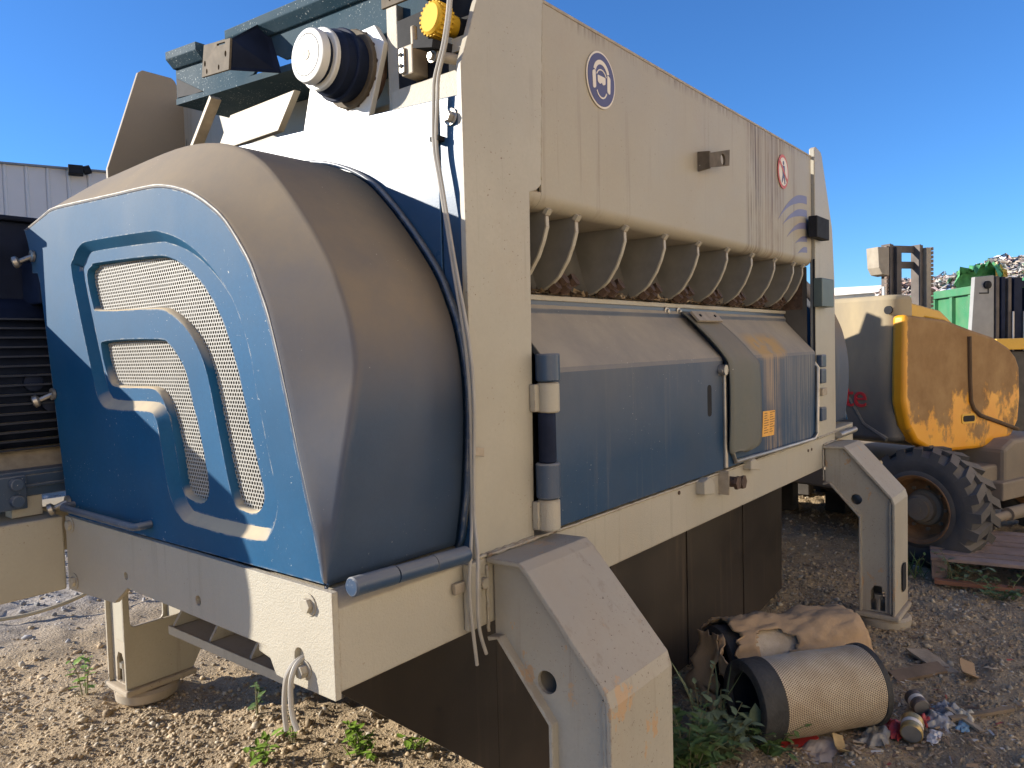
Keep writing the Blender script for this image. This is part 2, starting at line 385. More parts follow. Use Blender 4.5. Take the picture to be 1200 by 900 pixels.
def zone(n, x0, x1, y0, y1, smin, smax, grey=None):
    x = rng.uniform(x0, x1, n); y = rng.uniform(y0, y1, n)
    k = vnoise(x * 1.3 + 40, y * 1.3) + rng.uniform(-.35, .35, n) > -.12
    x, y = x[k], y[k]; s_ = smin * (smax / smin) ** (rng.random(len(x)) ** 2.6)
    t = rng.random((len(x), 1)); base = np.where(t < .55, np.array([[.42, .31, .185]]), np.where(t < .85, np.array([[.51, .40, .255]]), np.array([[.55, .47, .35]])))
    if grey is not None: base = np.where(rng.random((len(x), 1)) < np.clip((y[:, None] - 4.5) / 1.0, .04, .95), np.array([[.36, .345, .33]]) * rng.uniform(.6, 1.5, (len(x), 1)), base)
    pts.append((x, y, s_, base * rng.uniform(.6, 1.2, (len(x), 1))))
zone(42000, 1.0, 3.4, 1.9, 4.6, .0025, .016)
zone(500, 1.0, 3.4, 1.9, 4.6, .014, .028)
zone(9000, 1.0, 4.6, 4.2, 8.5, .007, .03, 1)
zone(3000, 2, 9, 8, 16, .015, .05, 1)
zone(36000, 2.3, 5.6, .2, 2.6, .0025, .013)
zone(350, 2.3, 5.6, .2, 2.6, .010, .025)
zone(9000, 4.4, 8.6, .2, 3.6, .005, .024)
X_ = np.concatenate([p[0] for p in pts]); Y_ = np.concatenate([p[1] for p in pts]); S_ = np.concatenate([p[2] for p in pts]); C_ = np.concatenate([p[3] for p in pts])
tag(stones("gravel", X_, Y_, S_, C_, m_stone), 'loose tan and grey stones strewn over the dirt yard', 'gravel', kind='stuff')

# ================================================================== THE SHREDDER
Y0 = 1.306; YB = 3.337; XL = 1.45; XR = 4.68; ZB = .862; ZT = 1.045
sh = thing("industrial_shredder", "large grey and blue industrial shredder standing on angled legs", "shredder", (3.0, 2.3, 0))
def ypanel(name, pts, y, t, mat, holes=(), parent=sh, bevel=.003, **k):   # plate facing -Y
    return MB().prism(XZ(y, pts), (0, t, 0), [XZ(y, h) for h in holes]).build(name, mat, parent, bevel, **k)
def xpanel(name, pts, x, t, mat, holes=(), parent=sh, bevel=.003, **k):   # plate facing -X
    return MB().prism(YZ(x, pts), (t, 0, 0), [YZ(x, h) for h in holes]).build(name, mat, parent, bevel, **k)

# near and far end posts (front face of the end plates)
ypanel("end_post", [(1.451, ZT), (1.451, 2.333), (1.63, 2.80), (1.76, 2.80), (1.815, 2.606), (1.785, 2.075), (1.76, 2.055), (1.727, 2.045), (1.727, 2.03), (1.708, ZT)], Y0, .018, m_grey, bevel=.002)
ypanel("end_post", [(4.315, ZT), (4.315, 2.655), (4.34, 2.668), (4.43, 2.655), (4.45, 2.635), (4.64, 2.25), (4.68, 1.95), (4.69, ZT)], Y0 - .012, .03, m_grey, bevel=.004)
for i in (0, 1):   # back pair
    ypanel("end_post", [(1.451, ZT), (1.451, 2.41), (1.60, 2.85), (1.62, 2.865), (1.75, 2.865), (1.765, 2.855), (1.83, 2.73), (1.83, ZT)] if i == 0 else [(4.315, ZT), (4.315, 2.655), (4.43, 2.655), (4.68, 1.95), (4.69, ZT)], YB, .018, m_wing)
# hopper front plate with the bent lower lip
prof = [(Y0 + .004, 2.606)] + [(Y0 + .004 + .045 - .045 * math.cos(a), 2.055 - .045 * math.sin(a)) for a in np.linspace(0, math.pi / 2, 7)] + [(1.56, 2.012), (1.56, 2.022)] + [(Y0 + .014 + .037 - .037 * math.cos(a), 2.055 - .035 * math.sin(a)) for a in np.linspace(math.pi / 2, 0, 7)] + [(Y0 + .014, 2.606)]
MB().prism(YZ(1.79, prof), (2.51, 0, 0)).build("hopper_plate", m_hop, sh, .0015, smooth=True)
MB().box((1.80, Y0 + .002, 2.606), (4.31, Y0 + .03, 2.616)).build("hopper_edge_strip", m_bracket, sh, .002)
lipp = prof[1:8] + [(1.56, 2.012), (1.56, 2.022)] + prof[10:16]
MB().prism(YZ(1.729, lipp), (.0605, 0, 0)).build("hopper_lip_end", m_hop, sh, .0015, smooth=True)
MB().box((1.69, Y0 + .022, 2.03), (1.86, Y0 + .03, 2.14)).build("backing_plate", m_hop, sh)
ypanel("hopper_plate", [(1.80, 1.0), (1.80, 2.60), (4.31, 2.60), (4.31, 1.0)], YB - .02, .012, m_hop)
def bead(pts, r, mat, par, n=40):
    pp_ = []
    for a_, b_ in zip(pts[:-1], pts[1:]):
        for t in np.linspace(0, 1, n, endpoint=False): pp_.append(Vector(a_).lerp(Vector(b_), t) + Vector((random.uniform(-1, 1), 0, random.uniform(-1, 1))) * r * .25)
    pp_.append(Vector(pts[-1])); return MB().tube(pp_, [r * random.uniform(.75, 1.25) for _ in pp_], 6).build("weld_bead", mat, par, smooth='all')
bead([(1.455, Y0 - .004, ZT + .008), (1.72, Y0 - .004, ZT + .008)], .006, m_grey, sh)
bead([(1.786, Y0 + .002, 2.09), (1.812, Y0 + .002, 2.60)], .0035, m_hop, sh)
bead([(1.80, Y0 - .008, ZT + .006), (4.30, Y0 - .008, ZT + .006)], .0045, m_beam, sh, 120)
bead([(4.325, Y0 - .014, ZT + .008), (4.68, Y0 - .014, ZT + .008)], .006, m_grey, sh)
# recess back wall, floor ledge, cheeks and the machine core
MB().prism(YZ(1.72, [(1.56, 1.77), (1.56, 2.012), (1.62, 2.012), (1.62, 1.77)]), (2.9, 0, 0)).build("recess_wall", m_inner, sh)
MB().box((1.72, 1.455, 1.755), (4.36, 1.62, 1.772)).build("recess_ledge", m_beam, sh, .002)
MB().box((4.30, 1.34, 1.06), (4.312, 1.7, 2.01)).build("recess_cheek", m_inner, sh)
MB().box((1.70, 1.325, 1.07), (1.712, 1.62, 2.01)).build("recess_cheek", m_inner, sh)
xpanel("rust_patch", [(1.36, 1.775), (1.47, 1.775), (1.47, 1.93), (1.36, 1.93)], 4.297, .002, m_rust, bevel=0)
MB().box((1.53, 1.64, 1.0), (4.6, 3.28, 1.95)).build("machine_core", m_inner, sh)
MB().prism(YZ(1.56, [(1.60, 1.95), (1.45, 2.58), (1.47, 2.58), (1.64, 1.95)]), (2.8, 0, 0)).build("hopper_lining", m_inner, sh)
# curved rib plates with their bolts
fin = [(1.332, 2.014), (1.331, 1.962), (1.345, 1.92), (1.366, 1.876), (1.402, 1.827), (1.43, 1.805), (1.456, 1.791), (1.480, 1.785), (1.500, 1.83), (1.535, 1.95), (1.545, 2.014)]
fm = None
FX = [1.838, 1.996, 2.298, 2.593, 2.887, 3.181, 3.469, 3.772, 4.055, 4.205]
for i, x in enumerate(FX):
    if fm is None: fm = MB().prism(YZ(x, fin), (.013, 0, 0)).build("rib_plate", m_fin, sh)
    else: inst(fm, Vector((x - FX[0], 0, 0)) + ORG[sh.name], sh)
bm1 = None
ax_ = Vector((.1, -.75, .45)).normalized()
for i, x in enumerate(FX[1:-1]):
    for j, dx in enumerate((.055, .115)):
        p = Vector((x + dx, 1.475, 1.795))
        if bm1 is None:
            bm1 = MB().cyl(p, p + ax_ * .05, .017, seg=10).cyl(p + ax_ * .05, p + ax_ * .068, .024, seg=6).cyl(p + Vector((-.03, -.03, -.005)), p + Vector((-.03, -.052, .012)), .02, seg=6).build("bolt", m_rust, sh); p0 = p
        else: inst(bm1, p - p0 + ORG[sh.name], sh)
fe = None
fp = [(p[0] - .0012, p[1]) for p in fin[:8]]; fq = [(p[0] + .0035, p[1] + .0025) for p in fin[:8]]
for r_ in [o for o in COL.objects if o.name.startswith('rib_plate')]:
    if fe is None:
        fe = MB()
        for i in range(7): fe.prism(YZ(FX[0] - .0015, [fp[i], fp[i + 1], fq[i + 1], fq[i]]), (.016, 0, 0))
        fe.obox((FX[0] + .0065, 1.329, 2.008), (.012, 0, 0), (0, .006, .004), (0, -.006, .008)); fe = fe.build("worn_highlight_edge", m_grey, r_)
    else: inst(fe, ORG[sh.name], r_)
n_ = 420; x_ = rng.uniform(1.85, 4.28, n_); y_ = 1.465 + np.abs(rng.normal(0, .035, n_)); th_ = rng.uniform(0, 6.283, n_); L_ = rng.uniform(.006, .03, n_); W_ = rng.uniform(.003, .012, n_)
dx_ = np.stack([-L_, L_, L_, -L_], 1); dy_ = np.stack([-W_, -W_, W_, W_], 1)
V_ = np.stack([x_[:, None] + dx_ * np.cos(th_)[:, None] - dy_ * np.sin(th_)[:, None] - 3, y_[:, None] + (dx_ * np.sin(th_)[:, None] + dy_ * np.cos(th_)[:, None]) * .5 - 2.3, 1.778 + np.abs(rng.normal(0, .012, (n_, 4)))], -1)
pal_ = np.array([(.34, .25, .15), (.22, .15, .09), (.42, .33, .22), (.12, .085, .055)]); cc_ = np.repeat(np.concatenate([pal_[rng.integers(0, 4, n_)], np.ones((n_, 1))], 1), 4, 0)
o = npmesh("packed_debris", V_.reshape(-1, 3), np.arange(n_ * 4).reshape(-1, 4), attrmat("debris_mixed"), cc_); o.parent = sh; o['kind'] = 'stuff'
# access doors: sloped top, bend, upright face
dz = [(1.468, 1.748), (1.452, 1.728), (1.455, 1.712), (1.296, 1.540), (1.292, 1.525), (1.292, 1.062), (1.306, 1.062), (1.306, 1.52), (1.47, 1.70), (1.476, 1.748)]
def door(x0, x1, name, slot=None):
    return MB().prism(YZ(x0, dz), (x1 - x0, 0, 0)).build(name, m_bluedoor, sh, .003)
d1 = door(1.80, 3.035, "access_door")
MB().prism(XZ(1.2915, roundpoly([(2.875, 1.30), (2.915, 1.30), (2.915, 1.43), (2.875, 1.43)], .02)), (0, .003, 0)).build("slot", m_black, d1)
MB().cyl((3.038, 1.287, 1.07), (3.038, 1.287, 1.47), .011, seg=10).build("edge_rod", m_steel, d1, smooth=True)
MB().box((2.985, 1.288, 1.465), (3.02, 1.2915, 1.50)).cyl((3.0, 1.29, 1.487), (3.0, 1.262, 1.487), .022, seg=16).cyl((2.97, 1.275, 1.483), (3.06, 1.262, 1.487), .007, seg=8).build("latch", m_steel, d1, smooth=True)
d2 = door(3.075, 4.298, "access_door")
MB().tube([(3.10, 1.285, 1.50), (3.10, 1.282, 1.13), (3.13, 1.28, 1.083), (3.6, 1.28, 1.072), (4.22, 1.28, 1.062), (4.28, 1.28, 1.09), (4.30, 1.28, 1.45), (4.30, 1.40, 1.62)], .010, 8).build("rubber_seal", m_steel, d2, smooth=True)
MB().box((1.72, 1.462, 1.715), (4.30, 1.475, 1.757)).build("door_rail", m_bluegloss, sh, .002)
for x in (2.86, 2.97): MB().lathe((x, 1.462, 1.737), (0, -1, 0), [(0, .021), (.004, .021), (.006, .012), (.014, .010), (.016, 0)], 16).build("stud", m_steel, sh, smooth=True)
st = MB().prism(XZ(1.2895, [(3.475, 1.152), (3.63, 1.146), (3.648, 1.266), (3.49, 1.272)]), (0, .002, 0)).build("warning_sticker", m_orange, d2)
mb = MB()
for r in range(9):
    zz = 1.258 - r * .0115
    for s0 in range(2):
        xa = 3.505 + s0 * .075 - r * .0012; L = random.uniform(.03, .062)
        mb.box((xa, 1.2885, zz), (xa + L, 1.2894, zz + .004))
mb.build("print", m_ink, st)
# rubber flap over the joint of the doors
rows = []
for k, (y, z) in enumerate(spline([(1.442, 1.735), (1.40, 1.69), (1.335, 1.618), (1.283, 1.545), (1.268, 1.50), (1.262, 1.40), (1.262, 1.25), (1.266, 1.15), (1.268, 1.125)], 3)):
    t = k / 24; w0 = 2.955 + .07 * min(1, t * 2.2) + .0 * t; w1 = 3.22 + .17 * min(1, t * 2.0)
    if t > .85: w0 += (t - .85) * .2; w1 -= (t - .85) ** 2 * 7
    rows.append([(w0 + (w1 - w0) * u, y - .012 * math.sin(math.pi * u) * min(1, t * 3) - .004 * math.sin(u * 9 + t * 4), z + .006 * math.sin(u * 5) * t) for u in np.linspace(0, 1, 9)])
o = MB().grid(rows).build("rubber_flap", m_flap, sh, smooth='all'); sm = o.modifiers.new("thick", 'SOLIDIFY'); sm.thickness = .006
cp = MB().obox((3.095, 1.388, 1.716), (.125, 0, 0), (0, -.018, -.021), (0, -.004, .0035)).build("clamp_plate", m_bracket, sh, .001)
for x in (3.02, 3.17): MB().cyl((x, 1.388, 1.716), (x, 1.381, 1.7225), .007, seg=8).build("screw", m_black, cp)
# vertical hinge on the left door
for (z0, z1, r, m_, nm) in ((1.503, 1.583, .036, m_bluegloss, "hinge_knuckle"), (1.413, 1.500, .033, m_grey, "hinge_knuckle"), (1.268, 1.413, .026, m_motor, "hinge_pin"), (1.165, 1.268, .036, m_bluegloss, "hinge_knuckle"), (1.072, 1.162, .033, m_beam, "hinge_knuckle")):
    xx = 1.752 if z0 > 1.3 else 1.742
    h = MB().lathe((xx, 1.276, z0), (0, 0, 1), [(0, 0), (0, r - .004), (.004, r), (z1 - z0 - .004, r), (z1 - z0, r - .004), (z1 - z0, 0)], 20).build(nm, m_, sh, smooth=True)
    if m_ in (m_grey, m_beam): MB().box((1.70, 1.285, z0 + .004), (xx, 1.305, z1 - .004)).build("hinge_leaf", m_grey, h, .003)
for z0, z1 in ((1.45, 1.52), (1.36, 1.44), (1.15, 1.225)):
    MB().box((4.315, 1.262, z0), (4.40, 1.292, z1)).build("hinge_block", m_bluegloss, sh, .006)
MB().box((4.36, 1.272, 1.29), (4.45, 1.293, 1.33)).build("stop_block", m_bracket, sh, .004)
# base beams
MB().prism(YZ(1.0, [(Y0, ZB), (Y0, 1.045), (Y0 + .05, 1.075), (1.62, 1.075), (1.62, ZB + .02), (1.50, ZB)]), (.45, 0, 0)).build("base_beam", m_beam, sh, .004)
MB().prism(YZ(1.4505, [(Y0 - .006, ZB + .004), (Y0 - .006, ZT), (Y0 + .012, ZT + .006), (1.55, ZT + .006), (1.55, ZB + .004)]), (3.25, 0, 0)).build("base_beam", m_beam, sh, .005)
MB().box((4.7, Y0 + .002, ZB), (5.1, 1.62, ZT + .02)).build("base_beam", m_beam, sh, .004)
MB().box((1.0, YB - .15, ZB), (5.1, YB + .02, ZT)).build("base_beam", m_beam, sh, .004)
eb = [(Y0 - .002, 1.086), (Y0 - .002, .849), (1.478, .849), (1.525, .852), (1.562, .912), (2.278, .920), (2.37, .858), (2.47, .852), (2.71, .840), (2.71, 1.087)]
xpanel("end_beam", eb, .985, .016, m_beam, [circ(1.430, .915, .019, .024), circ(1.868, .962, .013), circ(2.284, .956, .012)], bevel=.003)
MB().box((1.001, 2.69, .84), (5.1, 2.71, 1.08)).build("cross_member", m_grey, sh, .003)
MB().box((1.003, 1.40, .93), (1.45, 2.68, 1.06)).build("guard_floor", m_grey, sh)
xpanel("end_beam", [(Y0, .87), (Y0, 1.07), (YB, 1.07), (YB, .87)], 5.09, .016, m_beam)
# side box beam carrying the motor
MB().prism(XZ(2.722, [(-1.2, .838), (-1.2, 1.10), (.984, 1.085), (.984, .838)]), (0, .55, 0)).build("motor_bearer", m_grey, sh, .006)
# end-beam bolts
bh = None
def hexbolt(p, d, r=.017, L=.014, parent=sh, mat=None):
    p = Vector(p); d = Vector(d)
    return MB().cyl(p, p + d * .003, r * 1.5, seg=16).cyl(p + d * .003, p + d * L, r, seg=6).build("bolt", mat or m_grey, parent, .001)
hexbolt((.985, 1.385, 1.046), (-1, 0, 0)); hexbolt((.985, 1.408, .893), (-1, 0, 0), .015, .02)
hexbolt((.984, 2.665, 1.062), (-1, 0, 0)); hexbolt((.984, 2.655, .876), (-1, 0, 0))
hexbolt((1.452, 1.348, 2.205), (-1, 0, 0), .015, .02, mat=m_steel)
# door catches on the front beam
for x in (2.77, 3.33):
    MB().prism(XZ(1.262, [(x, 1.0), (x + .10, .985), (x + .10, 1.03), (x + .05, 1.062), (x, 1.05)] if x < 3 else [(x - .07, 1.03), (x + .04, 1.012), (x + .04, 1.035), (x - .02, 1.075), (x - .07, 1.07)]), (0, .04, 0)).build("catch_block", m_beam, sh, .004)
MB().box((2.99, 1.255, .962), (3.0, 1.30, 1.062)).build("catch_plate", m_bracket, sh)
for dx in (0, .06):
    MB().cyl((3.02 + dx, 1.30, 1.012 - dx * .1), (3.02 + dx, 1.225, 1.012 - dx * .1), .02, seg=12).cyl((3.02 + dx, 1.235, 1.012 - dx * .1), (3.02 + dx, 1.222, 1.012 - dx * .1), .03, seg=6).build("bolt", m_rust, sh)
for x in (2.62, 4.18, 4.24, 1.80): MB().cyl((x, 1.302, 1.0 + .03 * (x < 2.7)), (x, 1.296, 1.0 + .03 * (x < 2.7)), .008, seg=8).build("screw", m_rust, sh)
# ---- angled support legs
def leg(x0, x1, zt, zk, yk, yo, zi, yi, mirror=False):
    fy = (lambda y: 2 * 2.3215 - y) if mirror else (lambda y: y)
    out = [(Y0 - .008, zt), (yk + .02, zt + .004), (yk - .004, zt - .015), (yo + .012, zk + .025), (yo, zk - .012), (yo, .075)]
    inn = [(yo + .185, .075), (yo + .185, zi), (yi, zt - .215), (Y0 - .008, zt - .225)]
    root = MB().prism(YZ(x0 + .004, [(fy(a), b_) for a, b_ in [(yo + .018, zk), (yo + .018, .08), (yo + .03, .08), (yo + .03, zk)]]), (x1 - x0 - .008, 0, 0)).build("support_leg", m_leg, sh) if not mirror else MB().prism(XZ(fy(yo) - .012, [(x0, .075), (x1, .075), (x1, zk - .005), (x0, zk - .005)]), (0, .012, 0), [XZ(fy(yo) - .012, roundpoly([(x0 + .05, .30), (x1 - .05, .30), (x1 - .05, .60), (x0 + .05, .60)], .03))]).build("support_leg", m_leg, sh)
    # strips: outer skin and inner skin
    def strip(pl, t, name):
        pl = [Vector((0, fy(a), b_)) for a, b_ in pl]; n = len(pl); q = []
        for i in range(n):
            d = (pl[min(i + 1, n - 1)] - pl[max(i - 1, 0)]).normalized(); nn = Vector((0, -d.z, d.y)); q.append(pl[i] + nn * t)
        mb = MB()
        xs = (x0 - .006, x1 + .006)
        rows = [[(x, p.y, p.z) for p in pl] for x in xs] + [[(x, p.y, p.z) for p in q] for x in xs[::-1]]
        mb.grid(rows + [rows[0]])
        for p, k in ((pl, 0), (pl, n - 1)):
            a, b_ = pl[k], q[k]; mb.add([(xs[0], a.y, a.z), (xs[1], a.y, a.z), (xs[1], b_.y, b_.z), (xs[0], b_.y, b_.z)], [(0, 1, 2, 3)])
        return mb.build(name, m_leg, root, .003, fix=True)
    s1 = strip([out[0], out[1], out[2], out[3], out[4], out[5]] if not mirror else [out[0], out[1], out[2], out[3], out[4]], .014 if not mirror else -.014, "outer_skin")
    strip(inn if not mirror else inn[1:], .012 if not mirror else -.012, "inner_skin")
    body = [out[0], out[1], out[2], out[3], out[4], out[5]] + inn
    ctr = ((yo + yi) / 2 + .03, (zk + zi) / 2 + .045)
    hole = circ(ctr[0], ctr[1], .030, n=20); arch = [(yo + .055, .085), (yo + .13, .085), (yo + .13, .19), (yo + .11, .225), (yo + .075, .225), (yo + .055, .19)]
    for xa in (x0 + .020, x1 - .032):
        MB().prism(YZ(xa, [(fy(a), b_) for a, b_ in offset(body, .006)]), (.012, 0, 0), [YZ(xa, [(fy(a), b_) for a, b_ in h]) for h in (hole, arch)]).build("side_plate", m_leg, root, 0)
    MB().box((x0 - .01, min(fy(yo - .02), fy(yo + .21)), .045), (x1 + .01, max(fy(yo - .02), fy(yo + .21)), .074)).build("foot_plate", m_leg, root, .008)
    MB().lathe(((x0 + x1) / 2 - .02, fy(yo + .09), -.03), (0, 0, 1), [(0, .11), (.02, .14), (.06, .145), (.074, .13), (.074, 0)], 28).build("foot_pad", m_leg, root, smooth=True)
    MB().cyl((x0 + .04, fy(yo + .095), .074), (x0 + .04, fy(yo + .095), .15), .014, seg=10).cyl((x0 + .04, fy(yo + .095), .15), (x0 + .04, fy(yo + .095), .175), .024, seg=6).build("jack_screw", m_steel, root)
    if not mirror:
        MB().prism(XZ(yo - .0085, roundpoly([(x1 - .17, .17), (x1 - .08, .17), (x1 - .08, .33), (x1 - .17, .33)], .03)), (0, .003, 0)).build("slot", m_black, root)
    if not mirror:   # weld beads along the seams and at the beam
        wb_ = MB()
        for path in ([(x0 + .013, out[k][0] + .016, out[k][1] - .008) for k in (1, 2, 3, 4)], [(x0 - .004, Y0 - .010, zt - .20), (x0 - .004, Y0 - .010, zt - .02)], [(x0, Y0 - .011, zt + .006), (x1, Y0 - .011, zt + .006)]):
            pp_ = []
            for a_, b_ in zip(path[:-1], path[1:]):
                for t in np.linspace(0, 1, 14, endpoint=False): pp_.append(Vector(a_).lerp(Vector(b_), t) + Vector((random.uniform(-1, 1), random.uniform(-1, 1), random.uniform(-1, 1))) * .0012)
            pp_.append(Vector(path[-1])); wb_.tube(pp_, [random.uniform(.0035, .0065) for _ in pp_], 6)
        wb_.build("weld_bead", m_leg, root, smooth='all')
    return root
leg(1.488, 1.792, 1.047, .752, 1.165, .920, .648, 1.268)
leg(4.445, 4.76, .995, .705, 1.165, .923, .605, 1.268)
leg(1.50, 1.82, 1.02, .74, 1.165, .923, .60, 1.268, True)
leg(4.445, 4.76, 1.02, .74, 1.165, .923, .60, 1.268, True)
# windowed panel inside the left rear leg
ypanel("leg_panel", [(1.50, .075), (1.82, .075), (1.95, .3), (1.95, .86), (1.50, .86)], 3.53, .012, m_grey, [roundpoly([(1.53, .36), (1.77, .36), (1.80, .40), (1.80, .55), (1.53, .55)], .03)])
MB().box((1.50, 3.535, .3), (1.512, 3.62, .86)).build("leg_web", m_grey, sh, .002)
# gusset shelf under the end beam
MB().box((1.10, 1.62, .765), (1.30, 2.26, .775)).build("gusset_shelf", m_grey, sh, .001)
MB().box((1.092, 1.62, .752), (1.0995, 2.26, .779)).build("shelf_lip", m_grey, sh, .001)
for y in (1.63, 1.82, 2.03, 2.24):
    MB().prism([(1.10, y, .776), (1.30, y, .776), (1.30, y, .925), (1.20, y, .925)], (0, .011, 0)).build("gusset", m_grey, sh, .001)
# dark discharge skirt below
sk1 = MB().prism(XZ(1.60, [(1.20, .862), (1.231, .69), (1.78, .235), (1.866, .17), (1.866, .862)]), (0, .012, 0)).build("discharge_skirt", m_dark, sh, .001)
sk2 = MB().prism(XZ(1.603, [(1.870, .17), (2.1, .06), (4.26, .03), (4.62, .065), (4.64, .862), (1.870, .862)]), (0, .012, 0)).build("discharge_skirt", m_dark, sh, .001)
for x in (2.6, 3.3, 4.0): MB().box((x, 1.597, .04), (x + .03, 1.6025, .86)).build("skirt_seam", m_dark, sk2, .001)
for k in range(9): MB().cyl((2.0 + k * .31, 1.6025, .82), (2.0 + k * .31, 1.592, .82), .011, seg=8).build("bolt", m_rust, sk2)
MB().box((4.62, 1.617, .07), (4.632, 3.05, .862)).build("discharge_skirt", m_dark, sh, .001)
ypanel("discharge_skirt", [(1.9, .12), (4.6, .07), (4.6, .86), (1.9, .86)], 3.06, .012, m_dark)
MB().box((4.72, 2.45, .12), (6.1, 3.2, .80)).build("sun_block_box", m_dark, sh, .02)  # dark box added behind the far leg to block sun under that end
MB().box((1.47, 1.42, .845), (4.6, 3.25, .862)).build("belly_plate", m_dark, sh)
# ---- drive guard (moulded shell with vented front panel)
F = [(1.335, 1.086), (1.356, 1.179), (1.379, 1.252), (1.412, 1.363), (1.443, 1.477), (1.474, 1.583), (1.51, 1.691), (1.549, 1.771), (1.586, 1.834), (1.671, 1.928), (1.745, 1.979), (1.823, 2.018), (1.907, 2.046), (1.997, 2.065), (2.093, 2.073), (2.277, 2.081), (2.514, 2.093), (2.70, 2.10), (2.79, 2.088), (2.968, 2.058)]
Rg = [(1.354, 1.086), (1.336, 1.176), (1.325, 1.25), (1.314, 1.37), (1.311, 1.48), (1.319, 1.575), (1.339, 1.665), (1.371, 1.744), (1.40, 1.80), (1.451, 1.869), (1.51, 1.939), (1.58, 2.013), (1.66, 2.082), (1.768, 2.138), (1.90, 2.176), (2.085, 2.195), (2.416, 2.188), (2.70, 2.176), (2.86, 2.135), (2.985, 2.075)]
RX = [1.02, 1.023, 1.03, 1.045, 1.07, 1.095, 1.10, 1.10, 1.10, 1.10, 1.10, 1.10, 1.10, 1.10, 1.10, 1.10, 1.10, 1.10, 1.10, 1.10]
A = np.array(spline([(.997,) + p for p in F], 4)); Bq = np.array(spline([(x,) + p for x, p in zip(RX, Rg)], 4)); Cq = Bq.copy(); Cq[:, 0] = 1.425
LIP = np.array(offset([tuple(p) for p in list(Cq[:, 1:]) + [(2.2, 1.0)]], -.012))[:-1]
def lerp(P, Q, t): return P * (1 - t) + Q * t
ab = np.linalg.norm(Bq - A, axis=1)[:, None]
fr = lambda d: np.clip(d / np.maximum(ab, 1e-4), 0, .3)
Ain = np.array([(0.9955,) + p for p in offset([tuple(p) for p in A[:, 1:]] + [(2.8, 1.087)], .010)[:-1]])
rowsS = [Ain, lerp(A + np.array([-.0008, 0, 0]), Ain, .4), lerp(A, Bq, fr(.004)), lerp(A, Bq, fr(.016)), lerp(A, Bq, .35), lerp(A, Bq, .7), lerp(A, Bq, 1 - fr(.018)), lerp(A, Bq, 1 - fr(.004)), Bq + (Cq - Bq) * .012, Bq + (Cq - Bq) * .05, lerp(Bq, Cq, .5), Cq]
def shell(flip=False):
    mb = MB(); f = (lambda p: (6.10 - p[0], p[1], p[2])) if flip else (lambda p: tuple(p))
    mb.grid([[f(p) for p in r] for r in rowsS])
    return mb
gd = shell().build("drive_guard", m_shell, sh, smooth='all', fix=True)
gm = gd.modifiers.new("thick", 'SOLIDIFY'); gm.thickness = .008; gm.offset = -1
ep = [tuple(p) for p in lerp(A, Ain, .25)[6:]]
MB().tube(ep, [.0027 * min(1, (i + .5) / 34, (len(ep) - i) / 8) * (.8 + .4 * random.random()) for i in range(len(ep))], 6).build("worn_highlight_edge", plain("edge_highlight_paint", (.46, .44, .38), .6, .35, 30), gd, smooth='all')  # pale tube paints in the bright highlight along the panel edge
# dark gap and bright edge against the machine end
lip = MB().grid([[(1.432, p[0], p[1]) for p in LIP], [(1.45, p[0], p[1]) for p in LIP]]).build("edge_trim", m_bluegloss, gd, smooth='all', fix=True)
gm = lip.modifiers.new("thick", 'SOLIDIFY'); gm.thickness = .01
farg = shell(True).build("drive_guard", m_shell, sh, smooth='all', fix=True)
gm = farg.modifiers.new("thick", 'SOLIDIFY'); gm.thickness = .008; gm.offset = -1
xpanel("front_panel", [tuple(p) for p in A[:, 1:]] + [(2.9, 1.9), (2.71, 1.086)], 5.095, .008, m_bluepanel, parent=farg)
# front panel with stepped recess
pin = [tuple(p[1:]) for p in rowsS[0]]
outl = pin + [(2.93, 2.009), (2.906, 1.93), (2.904, 1.904), (2.86, 1.90), (2.845, 1.868), (2.78, 1.49), (2.712, 1.086)]
rec = [(2.579, 1.865), (2.565, 1.919), (2.51, 1.956), (2.423, 1.962), (2.069, 1.947), (1.991, 1.936), (1.898, 1.908), (1.812, 1.866), (1.731, 1.809), (1.665, 1.743), (1.623, 1.674), (1.592, 1.598), (1.574, 1.513), (1.530, 1.35), (1.509, 1.277), (1.514, 1.23), (1.545, 1.18), (1.60, 1.157), (1.90, 1.156), (1.965, 1.172), (2.00, 1.205), (2.026, 1.256), (2.057, 1.387), (2.078, 1.437), (2.13, 1.451), (2.36, 1.451), (2.425, 1.475), (2.465, 1.545)]
recd = spline(rec, 3, True); FX_ = .9955
pn = xpanel("front_panel", outl, FX_ + .0006, .006, m_bluepanel, [recd], parent=gd, bevel=0)
r2 = offset(recd, .012); r3 = offset(recd, .026); FD = FX_ + .026
mb = MB(); mb.grid([YZ(FX_ + .0006, recd), YZ(FX_ + .004, offset(recd, .004)), YZ(FX_ + .013, r2), YZ(FD - .003, offset(recd, .023)), YZ(FD, r3)], True)
mb.build("recess_rim", m_ledge, pn, smooth='all', fix=True)
mu = [(2.531, 1.869), (2.491, 1.894), (2.45, 1.900), (2.098, 1.886), (1.998, 1.872), (1.926, 1.844), (1.849, 1.797), (1.786, 1.738), (1.736, 1.667), (1.699, 1.589), (1.672, 1.51), (1.634, 1.381), (1.601, 1.277), (1.606, 1.237), (1.638, 1.214), (1.695, 1.214), (1.74, 1.240), (1.790, 1.40), (1.835, 1.553), (1.884, 1.633), (1.951, 1.690), (2.023, 1.724), (2.10, 1.738), (2.45, 1.750), (2.50, 1.775)]
